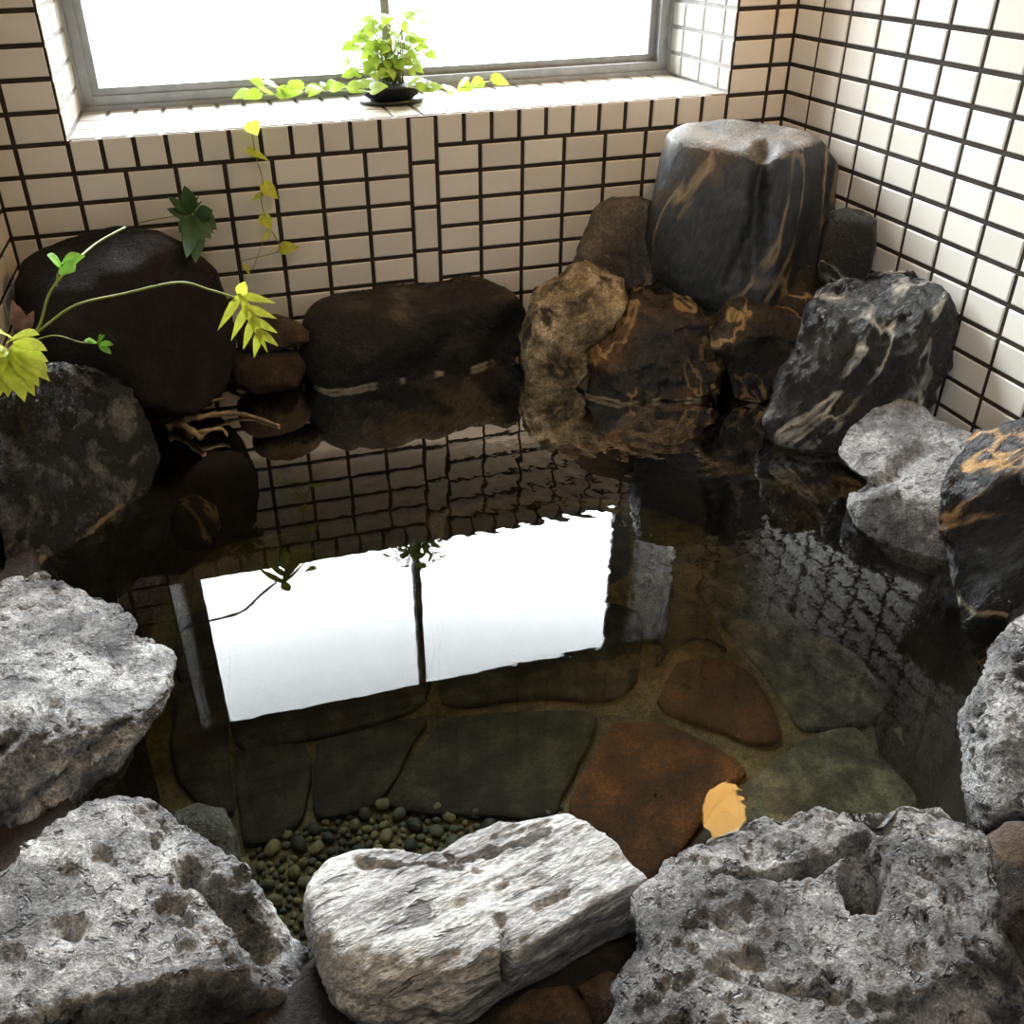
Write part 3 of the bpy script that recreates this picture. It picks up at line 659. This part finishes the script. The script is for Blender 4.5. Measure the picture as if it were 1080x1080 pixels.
slab([(646,762),(700,763),(752,786),(786,815),(752,848),(730,882),(690,925),(640,930),(606,880),(604,836)], 'rust-orange flat stone under water in front of the lamp reflection', m_s3, seed=4)
slab([(694,738),(712,700),(745,692),(788,706),(814,740),(824,775),(798,782),(755,766),(705,750)], 'dark rust flat stone under water behind the rust-orange one', m_s4, seed=5)
slab([(778,832),(850,778),(903,768),(926,792),(968,840),(965,890),(860,905),(795,880)], 'big grey-green speckled flat stone under water behind the lava boulder', m_s2, seed=6)
slab([(943,768),(985,762),(1012,800),(1015,850),(990,838)], 'narrow grey flat stone under water at the right rim', m_s2, seed=7)
slab([(700,935),(758,856),(782,866),(792,890),(760,950),(720,960)], 'dark flat stone under water left of the lava boulder', m_s1, seed=8)
slab([(470,640),(600,632),(672,645),(670,715),(640,735),(560,732),(468,738)], 'dark flat stone under the bright window reflection, right half', m_s1, seed=9)
slab([(708,620),(738,640),(768,682),(745,670),(710,678),(692,698),(692,655)], 'small dark flat stone under water below the wavy light reveal reflection', m_s1, seed=10)
slab([(795,580),(900,580),(945,650),(930,750),(850,765),(828,738),(800,700),(735,615)], 'grey flat stone under the rippled tile reflection on the right', m_s2, seed=11)
slab([(245,650),(440,640),(445,738),(330,775),(248,780)], 'dark flat stone under the bright window reflection, left half', m_s1, seed=12)
slab([(300,560),(440,545),(448,612),(300,626)], 'dark flat stone deep at the back left of the pool', m_s1, seed=13)
slab([(470,545),(640,535),(660,600),(600,622),(480,628)], 'dark flat stone deep at the back middle of the pool', m_s1, seed=14)

slab([(188,722),(236,704),(240,796),(246,855),(205,845),(180,795)], 'dark flat stone under water along the left pale boulder, nearer one', m_s1, seed=15)
slab([(186,652),(236,642),(238,696),(188,714)], 'dark flat stone under water along the left pale boulder, farther one', m_s1, seed=16)
slab([(968,672),(1018,706),(1028,785),(990,752),(950,756),(952,704)], 'grey flat stone under water below the gold-streaked boulder', m_s2, seed=17)

# pebbles
m_peb = [rock_mat('pebble_%s' % nme, tuple(c*0.5 for c in col), col, tuple(c*1.6 for c in col), 30, rough=0.6, bump=0.2) for nme, col in (('olive', (0.14, 0.14, 0.085)), ('green_grey', (0.085, 0.10, 0.085)), ('dark', (0.035, 0.042, 0.04)), ('ochre', (0.20, 0.18, 0.10)))]
proto = []
U3, F3 = ico(3)
for k in range(8):
    V = U3*np.array([1, random.uniform(0.7, 1), random.uniform(0.5, 0.75)]); V = V*(1+0.18*fbm(U3*1.6+k*5, 2, k))[:, None]
    me = mesh_np('pebble', V*0.5, F3); me.materials.append(m_peb[[0, 1, 2, 2, 1, 3, 0, 2][k]]); proto.append(me)
reg = [(235,935),(275,895),(330,868),(400,850),(470,848),(540,858),(590,852),(600,880),(560,900),(460,915),(350,940),(340,1010),(310,1010),(270,965)]
regw = [atz(u, v, BED)[:2] for u, v in reg]
def inside(p, poly):
    r_ = False; j = len(poly)-1
    for i in range(len(poly)):
        a, b_ = poly[i], poly[j]
        if (a[1] > p[1]) != (b_[1] > p[1]) and p[0] < (b_[0]-a[0])*(p[1]-a[1])/(b_[1]-a[1])+a[0]: r_ = not r_
        j = i
    return r_
xs = [p[0] for p in regw]; ys = [p[1] for p in regw]; placed = []; tries = 0
while len(placed) < 270 and tries < 60000:
    tries += 1
    x, y = random.uniform(min(xs), max(xs)), random.uniform(min(ys), max(ys))
    if not inside((x, y), regw): continue
    d = random.choice([0.012, 0.014, 0.017, 0.021, 0.028]) if len(placed) > 40 else random.uniform(0.024, 0.036)
    if any((x-a)**2+(y-b_)**2 < (0.46*(d+e))**2 for a, b_, e in placed): continue
    placed.append((x, y, d))
    o = bpy.data.objects.new('pebble', random.choice(proto)); COL.objects.link(o)
    o.location = (x, y, BED+d*0.22); o.scale = (d, d, d); o.rotation_euler = (0, 0, random.uniform(0, 6.28))
    tag(o, 'small rounded pebble in the gravel patch on the pool bed', 'pebble', 'pebbles on the pool bed')

# ------------------------------------------------------------------ water
m_water, nt, b = mat('clear_bath_water'); nt.nodes.remove(b)
tr = N(nt, 'ShaderNodeBsdfTransparent'); tr.inputs[0].default_value = (0.56, 0.575, 0.51, 1)
gl = N(nt, 'ShaderNodeBsdfGlossy'); gl.inputs['Roughness'].default_value = 0.0
fz = N(nt, 'ShaderNodeFresnel'); fz.inputs[0].default_value = 1.145
mx = N(nt, 'ShaderNodeMixShader')
tc = N(nt, 'ShaderNodeTexCoord')
src = atz(700, 455, 0)
mp = N(nt, 'ShaderNodeVectorMath', operation='SUBTRACT'); mp.inputs[1].default_value = (src[0], src[1], 0)
nt.links.new(tc.outputs['Object'], mp.inputs[0])
ln = N(nt, 'ShaderNodeVectorMath', operation='LENGTH'); nt.links.new(mp.outputs[0], ln.inputs[0])
dist = ln.outputs['Value']
def attr_noise(scale, detail, stretch=(1, 1, 1), rz=0):
    m_ = N(nt, 'ShaderNodeMapping'); m_.inputs['Scale'].default_value = stretch; m_.inputs['Rotation'].default_value = (0, 0, rz)
    nt.links.new(tc.outputs['Object'], m_.inputs[0]); return noise_tex(nt, m_.outputs[0], scale, detail, 0.5)
w1 = attr_noise(34, 1.5, (1, 1.5, 1), 0.3)
w2 = math_(nt, 'MULTIPLY', attr_noise(9, 1), 1.0)
rings = N(nt, 'ShaderNodeTexWave', wave_type='RINGS', rings_direction='SPHERICAL'); rings.inputs['Scale'].default_value = 8; rings.inputs['Distortion'].default_value = 3; rings.inputs['Detail'].default_value = 2; rings.inputs['Detail Scale'].default_value = 2
nt.links.new(mp.outputs[0], rings.inputs['Vector'])
sx = N(nt, 'ShaderNodeSeparateXYZ'); nt.links.new(tc.outputs['Object'], sx.inputs[0])
ampx = ramp(nt, math_(nt, 'ADD', math_(nt, 'MULTIPLY', sx.outputs[0], 0.5), 0.5), [(0.38, 0.10), (0.52, 0.45), (0.66, 1.0)])
near = ramp(nt, dist, [(0.05, 1.0), (0.45, 0.35), (0.9, 0.0)])
hh = math_(nt, 'ADD', math_(nt, 'MULTIPLY', math_(nt, 'MULTIPLY', w1, ampx), 0.42), math_(nt, 'MULTIPLY', math_(nt, 'MULTIPLY', rings.outputs['Fac'], near), 0.35))
hh = math_(nt, 'ADD', hh, math_(nt, 'MULTIPLY', math_(nt, 'MULTIPLY', w2, ampx), 0.5))
bp = N(nt, 'ShaderNodeBump'); bp.inputs['Strength'].default_value = 1.0; bp.inputs['Distance'].default_value = 0.00055
nt.links.new(hh, bp.inputs['Height'])
nt.links.new(bp.outputs[0], gl.inputs['Normal']); nt.links.new(bp.outputs[0], fz.inputs['Normal'])
nt.links.new(fz.outputs[0], mx.inputs[0]); nt.links.new(tr.outputs[0], mx.inputs[1]); nt.links.new(gl.outputs[0], mx.inputs[2])
nt.links.new(mx.outputs[0], nt.nodes['Material Output'].inputs[0])
wp = ctr+(pc[:, :2]-ctr)*1.0
mb = MB(); mb.poly([(x, y, 0) for x, y in wp]); 
o = link('bath_water', mb.mesh('bath_water'), None, [m_water]); tag(o, 'clear still bath water filling the rock pool, mirroring the window', 'water', kind='stuff')

# ------------------------------------------------------------------ wall lamp (high on the right wall, seen mirrored in the water)
lamp = empty('wall_lamp', (XR, -0.455, 1.6)); tag(lamp, 'round orange glass lamp on the right wall, seen as a glowing spot in the water', 'lamp')
mb = MB(); mb.lathe([(0.0, 0), (0.055, 0), (0.055, 0.02), (0.03, 0.04), (0.03, 0.06), (0.0, 0.06)], (0, 0, 0), 32)
o = link('lamp_base', mb.mesh('lamp_base', True), lamp, [m_alu]); o.rotation_euler = (0, -math.pi/2, 0)
m_globe, nt, b = mat('orange_lamp_glass'); nt.nodes.remove(b); em = N(nt, 'ShaderNodeEmission'); em.inputs[0].default_value = (1.0, 0.56, 0.16, 1); em.inputs[1].default_value = LAMP_GLOW
nt.links.new(em.outputs[0], nt.nodes['Material Output'].inputs[0])
V, F = ico(4); o = link('lamp_globe', mesh_np('lamp_globe', V*np.array([0.070, 0.070, 0.108]), F), lamp, [m_globe]); o.location = (-0.125, 0, 0)

# ------------------------------------------------------------------ plants
def leaf_mat(name, col, trans=0.45):
    m, nt, b = mat(name)
    f = noise_tex(nt, rot_coords(nt), 35, 4)
    c = mixc(nt, ramp(nt, f, [(0.3, 0.0), (0.7, 1.0)]), tuple(x*0.7 for x in col), tuple(min(1, x*1.25) for x in col))
    nt.links.new(c, b.inputs['Base Color']); b.inputs['Roughness'].default_value = 0.45
    t = N(nt, 'ShaderNodeBsdfTranslucent'); nt.links.new(c, t.inputs[0]); x = N(nt, 'ShaderNodeMixShader'); x.inputs[0].default_value = trans
    nt.links.new(b.outputs[0], x.inputs[1]); nt.links.new(t.outputs[0], x.inputs[2]); nt.links.new(x.outputs[0], nt.nodes['Material Output'].inputs[0]); return m
m_lime = leaf_mat('lime_leaf', (0.36, 0.50, 0.06), 0.5)
m_bright = leaf_mat('bright_green_leaf', (0.20, 0.48, 0.03), 0.4)
m_deep = leaf_mat('deep_green_leaf', (0.030, 0.085, 0.016), 0.2)
m_yel = leaf_mat('yellow_green_leaf', (0.60, 0.66, 0.07), 0.5)
m_stem = plain('green_stem', (0.22, 0.27, 0.05), 0.5, 0, 0.3)
m_root = plain('pale_dry_root', (0.34, 0.25, 0.15), 0.8, 0, 0.5, 40)
m_dry = plain('dry_brown_leaf', (0.16, 0.08, 0.07), 0.8, 0, 0.6, 60)
m_pot = plain('black_plastic_pot', (0.012, 0.012, 0.013), 0.35, 0, 0.2)
m_soil = plain('dark_soil', (0.02, 0.015, 0.01), 0.9, 0, 0.5, 60)

def leaf(mb, base, tip, nrm, width, shape='heart', curl=0.25, mi=0):
    """blade from base to tip, face along nrm; outline half widths by shape; folded along the midrib, tip drooping"""
    base, tip, nrm = Vector(base), Vector(tip), Vector(nrm)
    ax = tip-base; L = ax.length; ax.normalize(); side_ = ax.cross(nrm).normalized(); up = side_.cross(ax).normalized()
    prof = {'heart': [(-0.14, 0.30), (-0.06, 0.62), (0.08, 0.92), (0.25, 1.0), (0.45, 0.86), (0.65, 0.58), (0.83, 0.28), (1.0, 0.0)],
            'oval': [(0.0, 0.05), (0.12, 0.5), (0.3, 0.9), (0.5, 1.0), (0.7, 0.8), (0.87, 0.4), (1.0, 0.0)],
            'lance': [(0.0, 0.12), (0.15, 0.7), (0.35, 1.0), (0.55, 0.85), (0.75, 0.5), (0.9, 0.22), (1.0, 0.0)]}[shape]
    rows_ = []
    for t, w in prof:
        bend = -curl*L*max(t, 0)**2*0.5
        row = []
        for s_ in (-1, -0.5, 0, 0.5, 1):
            lift = width*0.5*w*abs(s_)*0.28-width*0.10*w*(abs(s_) == 1)
            tt = t if s_ == 0 or t > 0 else t
            if t <= 0 and s_ == 0: tt = 0.0
            p_ = base+ax*(tt*L)+side_*(s_*w*width*0.5)+up*(bend+lift)
            row.append(len(mb.v)); mb.v.append(tuple(p_))
        rows_.append(row)
    for a, b_ in zip(rows_[:-1], rows_[1:]):
        for k in range(4): mb.f.append((a[k], a[k+1], b_[k+1], b_[k])); mb.m.append(mi)
def lobed(mb, base, tip, nrm, width, n=7, mi=0):
    """a finger-lobed leaf: n lance lobes fanning off a central rib"""
    base, tip, nrm = Vector(base), Vector(tip), Vector(nrm); ax = tip-base; L = ax.length; axn = ax.normalized(); sd = axn.cross(nrm).normalized()
    leaf(mb, base, tip, nrm, width*0.15, 'lance', 0.3, mi)
    for k in range(n-1):
        s_ = 1 if k % 2 else -1; t = 0.04+0.2*(k//2); an = math.radians(58-8*(k//2))
        st_ = base+ax*t; d = axn*math.cos(an)+sd*(s_*math.sin(an)); ll = L*(0.62-0.07*(k//2))
        leaf(mb, st_-d*(0.05*L), st_+d*ll-nrm*(0.12*L), nrm, width*0.125, 'lance', 0.35, mi)

# potted ivy on the sill
pp = atz(413, 107, SILL)
pot = empty('potted_ivy', tuple(pp)); tag(pot, 'lime green trailing ivy in a shallow black bowl on the window sill', 'plant')
mb = MB(); mb.lathe([(0.0, 0.0), (0.072, 0.0), (0.082, 0.004), (0.085, 0.009), (0.0, 0.009)], pp, 40); child('saucer', mb.mesh('saucer', True), pot, [m_pot])
mb = MB(); mb.lathe([(0.0, 0.009), (0.055, 0.009), (0.072, 0.020), (0.086, 0.040), (0.092, 0.042), (0.092, 0.047), (0.086, 0.047), (0.074, 0.036), (0.0, 0.036)], pp, 40)
child('bowl', mb.mesh('bowl', True), pot, [m_pot])
mb = MB(); mb.lathe([(0.0, 0.043), (0.045, 0.042), (0.080, 0.038)], pp, 30); child('soil', mb.mesh('soil', True), pot, [m_soil])
random.seed(11)
ms = MB(); ml = MB()
for k in range(130):
    a = random.uniform(0, 6.28); h = random.uniform(0.03, 0.165)*(1 if random.random() > 0.25 else 0.6); rr = random.uniform(0.02, 0.115)*(1.15-h*3.0)
    b0 = Vector(pp)+Vector((random.uniform(-.03, .03), random.uniform(-.03, .03), 0.045)); e0 = Vector(pp)+Vector((rr*math.cos(a), rr*math.sin(a)*0.8-0.025, 0.045+h))
    mid_ = (b0+e0)/2+Vector((0, 0, 0.02)); ms.tube(smooth_curve([b0, mid_, e0], 4), 0.0011, 5)
    d = Vector((math.cos(a+random.uniform(-.8, .8)), math.sin(a+random.uniform(-.8, .8)), random.uniform(-.7, .2))).normalized()
    leaf(ml, e0, e0+d*random.uniform(0.020, 0.036), (random.uniform(-.5, .5), -0.6, 0.8), random.uniform(0.018, 0.032), 'heart', 0.3)
# runners along the sill, both ways
def runner(pxs, nleaf, size, zoff=0.02):
    pts = [atz(u, v, SILL+zoff+dz) for u, v, dz in pxs]; cv = smooth_curve(pts, 8); ms.tube(cv, 0.0014, 5)
    for k in range(nleaf):
        p_ = Vector(cv[int((k+0.7)/nleaf*(len(cv)-1))]); a = random.uniform(-2.9, -0.2)
        d = Vector((math.cos(a)*0.8, math.sin(a)*0.5, random.uniform(-.3, .35))).normalized()
        leaf(ml, p_+Vector((0, 0, 0.006)), p_+d*size*random.uniform(.8, 1.15)+Vector((0, 0, 0.008)), (random.uniform(-.4, .4), -0.7, 0.8), size*random.uniform(.7, .95), 'heart', 0.3)
runner([(395,98,0.03),(360,92,0.02),(325,96,0.01),(290,100,0.012),(262,100,0.01)], 13, 0.045)
runner([(395,92,0.03),(350,96,0.03),(310,92,0.03),(275,92,0.02)], 8, 0.04)
runner([(430,92,0.03),(455,94,0.02),(490,92,0.015),(522,84,0.015)], 9, 0.042)
child('stems', ms.mesh('stems', True), pot, [m_stem]); child('foliage', ml.mesh('foliage', True), pot, [m_lime])
ms = MB(); ml = MB(); yv = -0.025
pts = [atz(272, 110, SILL+0.01), atz(268, 128, SILL+0.008), aty(266, 140, yv), aty(270, 165, yv), aty(277, 190, yv), aty(276, 215, yv), aty(285, 240, yv), aty(296, 262, yv), aty(285, 268, yv), aty(255, 275, yv)]
ms.tube(smooth_curve(pts, 8), 0.0013, 6)
ms.tube(smooth_curve([aty(283, 240, yv), aty(275, 262, yv), aty(266, 285, yv)], 6), 0.0008, 5)
for (u, v_, du, dv, wd_) in ((264,130,8,12,0.042), (262,158,22,10,0.02), (278,195,16,14,0.036), (277,228,10,14,0.032), (296,262,20,-2,0.034), (276,205,-10,6,0.014), (284,245,-8,10,0.012), (258,280,6,10,0.012)):
    leaf(ml, aty(u, v_, yv), aty(u+du, v_+dv, yv-0.015), (0.2, -0.8, 0.55), wd_, 'heart', 0.3)
child('hanging_vine', ms.mesh('hanging_vine', True), pot, [m_stem]); child('vine_leaves', ml.mesh('vine_leaves', True), pot, [m_yel])

# dark green plant behind the corner boulder
b0 = aty(206, 250, -0.04); pl = empty('rooted_plant', tuple(b0)); tag(pl, 'dark green lobed plant rooted behind the corner boulder against the tiles', 'plant')
ms = MB(); ml = MB()
for (u, v_, tu, tv, wd_, n_) in ((203,226,228,240,0.075,0), (203,226,196,198,0.05,0), (200,226,180,208,0.03,0), (200,230,178,220,0.03,0), (204,228,190,244,0.05,0), (204,228,222,250,0.05,0), (206,226,222,222,0.045,0), (203,226,206,248,0.05,0), (204,228,208,268,0.06,-0.13), (204,230,200,262,0.05,-0.13), (204,228,196,250,0.05,-0.08)):
    leaf(ml, aty(u, v_, -0.07), aty(tu, tv, -0.10+n_+random.uniform(-.01, .01)), (0.2, -1, 0.45), wd_*0.75, 'oval', 0.3)
ms.tube(smooth_curve([b0, aty(206, 240, -0.05), aty(203, 224, -0.07)], 6), 0.0035, 6)
lobed(ml, aty(204, 226, -0.07), aty(226, 246, -0.10), (0.1, -1, 0.4), 0.10, 9); lobed(ml, aty(203, 228, -0.07), aty(200, 200, -0.08), (0.1, -1, 0.4), 0.07, 7)
ms.tube(smooth_curve([aty(203, 226, -0.06), aty(172, 230, -0.05), aty(146, 235, -0.04)], 6), 0.0016, 6)
child('stem', ms.mesh('stem', True), pl, [m_stem]); child('foliage', ml.mesh('foliage', True), pl, [m_deep])

# arrowhead vine on the left boulder
yl = -0.52
b0 = aty(20, 368, yl); av = empty('arrowhead_vine', tuple(b0)); tag(av, 'pale green plant on the wet left boulder with long runners over the black boulder', 'plant')
ms = MB()
ms.tube(smooth_curve([aty(18, 366, yl), aty(40, 346, yl), aty(52, 310, yl+.02), aty(72, 284, yl+.04), aty(100, 258, yl+.14), aty(132, 240, -0.30)], 8), 0.0026, 7)
ms.tube(smooth_curve([aty(60, 302, yl+.02), aty(61, 290, yl), aty(66, 278, yl-.01)], 5), 0.0018, 6)
ms.tube(smooth_curve([aty(18, 366, yl), aty(45, 346, yl), aty(80, 322, yl+.02), aty(130, 310, yl+.06), aty(188, 298, yl+.08), aty(222, 306, yl+.10), aty(248, 314, yl+.11)], 8), 0.0026, 7)
ms.tube(smooth_curve([aty(20, 366, yl), aty(55, 354, yl), aty(85, 361, yl), aty(104, 362, yl)], 6), 0.0016, 6)
child('runner', ms.mesh('runner', True), av, [m_stem])
ml = MB(); leaf(ml, aty(66, 281, yl), aty(86, 268, yl-.05), (-0.3, -0.6, 0.8), 0.045, 'heart', 0.2); leaf(ml, aty(66, 281, yl), aty(52, 268, yl-.03), (0.3, -0.6, 0.8), 0.03, 'oval', 0.2)
leaf(ml, aty(66, 278, yl), aty(76, 284, yl-.06), (0.0, -0.8, 0.5), 0.04, 'oval', 0.2)
child('young_leaf', ml.mesh('young_leaf', True), av, [m_bright])
ml = MB(); lobed(ml, aty(252, 308, yl+.11), aty(285, 372, yl+.06), (0.2, -0.85, 0.5), 0.15, 9)
leaf(ml, aty(252, 312, yl+.11), aty(258, 298, yl+.10), (0, -1, .3), 0.025, 'oval')
child('lobed_leaf', ml.mesh('lobed_leaf', True), av, [m_yel])
ml = MB()
for (u, v_, tu, tv, wd_) in ((12,370,48,385,0.035), (10,372,40,402,0.035), (8,375,26,420,0.035), (5,375,8,415,0.035), (8,368,22,345,0.03), (4,372,-15,400,0.04), (10,362,-5,340,0.04), (12,375,50,395,0.03), (5,380,15,408,0.04), (14,366,44,362,0.032), (12,362,34,345,0.03), (6,378,36,412,0.034), (0,380,-6,420,0.04), (12,372,46,374,0.03), (2,370,-18,372,0.05)):
    leaf(ml, aty(u, v_-6, yl-.07), aty(tu, tv, yl-.14), (0.25, -0.6, 0.8), wd_, 'oval', 0.35)
child('leaf_cluster', ml.mesh('leaf_cluster', True), av, [m_yel])
ml = MB()
for (u, v_, tu, tv) in ((20,350,16,324), (22,352,33,335), (24,350,22,330)): leaf(ml, aty(u, v_, yl), aty(tu, tv, yl-.02), (0.3, -0.9, 0.3), 0.022, 'oval', 0.8)
child('withered_leaf', ml.mesh('withered_leaf', True), av, [m_dry])
ml = MB()
for (u, v_, tu, tv) in ((102,361,90,358), (104,361,108,353), (105,362,118,362), (104,363,117,372), (101,362,94,356), (103,361,104,352)): leaf(ml, aty(u, v_, yl), aty(tu, tv, yl-.02), (0.1, -0.6, 0.8), 0.014, 'oval', 0.3)
child('sprig', ml.mesh('sprig', True), av, [m_bright])

# pale roots at the waterline on the left
b0 = atz(220, 430, 0.0); rt = empty('driftwood_root', tuple(b0)); tag(rt, 'pale twisted root lying at the waterline below the corner boulder', 'root')
ms = MB()
for pts, r0 in (([(160,412),(182,420),(205,414),(226,410),(240,396),(241,390)], 0.010), ([(240,402),(262,406),(282,404),(292,398)], 0.006), ([(176,452),(190,444),(210,440),(235,436),(262,438),(294,449)], 0.009), ([(190,446),(205,456),(232,452),(240,460)], 0.007), ([(200,430),(215,424),(240,420)], 0.006), ([(180,440),(196,450),(212,462)], 0.012)):
    cv = smooth_curve([atz(u, v, 0.012+0.01*math.sin(i)) for i, (u, v) in enumerate(pts)], 6)
    ms.tube(cv, [r0*(1-0.6*i/len(cv))*(1+0.3*math.sin(i*1.7)) for i in range(len(cv))], 8)
o = child('root_wood', ms.mesh('root_wood', True), rt, [m_root])

FITS = [('boulder.003','boulder.004'), ('boulder.003','boulder.002'), ('boulder.004','boulder.002'), ('boulder.005','boulder.002'), ('boulder.005','boulder.004'), ('rock.002','boulder.002'), ('rock.002','boulder.003'),
        ('rock.004','boulder.007'), ('boulder.012','boulder.013'), ('boulder.001','boulder.003'), ('boulder.005','boulder.006'), ('rock.003','boulder.005'), ('rock.003','boulder.006'), ('rock.003','boulder.002'),
        ('rock.005','boulder.008'), ('rock.005','boulder.013'), ('rock.007','boulder.013'), ('rock.006','boulder.012'), ('rock','boulder.001'), ('rock.001','boulder.001'), ('rock.001','rock'), ('rock','boulder'), ('rock.001','boulder'),
        ('boulder.013','rock.006'), ('boulder.006','rock.004'), ('boulder.008','boulder.007'), ('boulder.010','boulder.011'), ('boulder.009','boulder.010'), ('boulder','boulder.009'), ('submerged_rock','submerged_rock.003'), ('submerged_rock','boulder.005'), ('submerged_rock.003','boulder.006'), ('submerged_rock','boulder.006'), ('submerged_rock','boulder.004'), ('submerged_rock.003','rock.004'), ('boulder','root_wood'), ('rock.001','root_wood')]

# ------------------------------------------------------------------ stones fitted against their neighbours (no stone runs through another)
CUT = {}
def fit(a, b_):
    if b_.name not in CUT:
        cm = b_.data.copy(); k = len(cm.vertices); co = np.zeros(k*3); no = np.zeros(k*3); cm.vertices.foreach_get('co', co); cm.vertex_normals.foreach_get('vector', no)
        cm.vertices.foreach_set('co', co+0.0016*no); cm.update(); c_ = bpy.data.objects.new('cutter', cm); COL.objects.link(c_); c_.matrix_world = b_.matrix_world.copy(); CUT[b_.name] = c_
        bpy.context.view_layer.update()
    m_ = a.modifiers.new('fit', 'BOOLEAN'); m_.operation = 'DIFFERENCE'; m_.solver = 'MANIFOLD'; m_.object = CUT[b_.name]
    dg = bpy.context.evaluated_depsgraph_get(); ev = a.evaluated_get(dg)
    me = bpy.data.meshes.new_from_object(ev)
    if len(me.polygons) == len(a.data.polygons):
        m_.solver = 'EXACT'; dg = bpy.context.evaluated_depsgraph_get(); me = bpy.data.meshes.new_from_object(a.evaluated_get(dg))
    a.modifiers.remove(m_)
    if len(me.polygons) > 500: a.data = me
bpy.context.view_layer.update()
ob = bpy.data.objects
for back, front in FITS:
    if back in ob and front in ob: fit(ob[back], ob[front])
for c_ in CUT.values():
    cm = c_.data; ob.remove(c_); bpy.data.meshes.remove(cm)
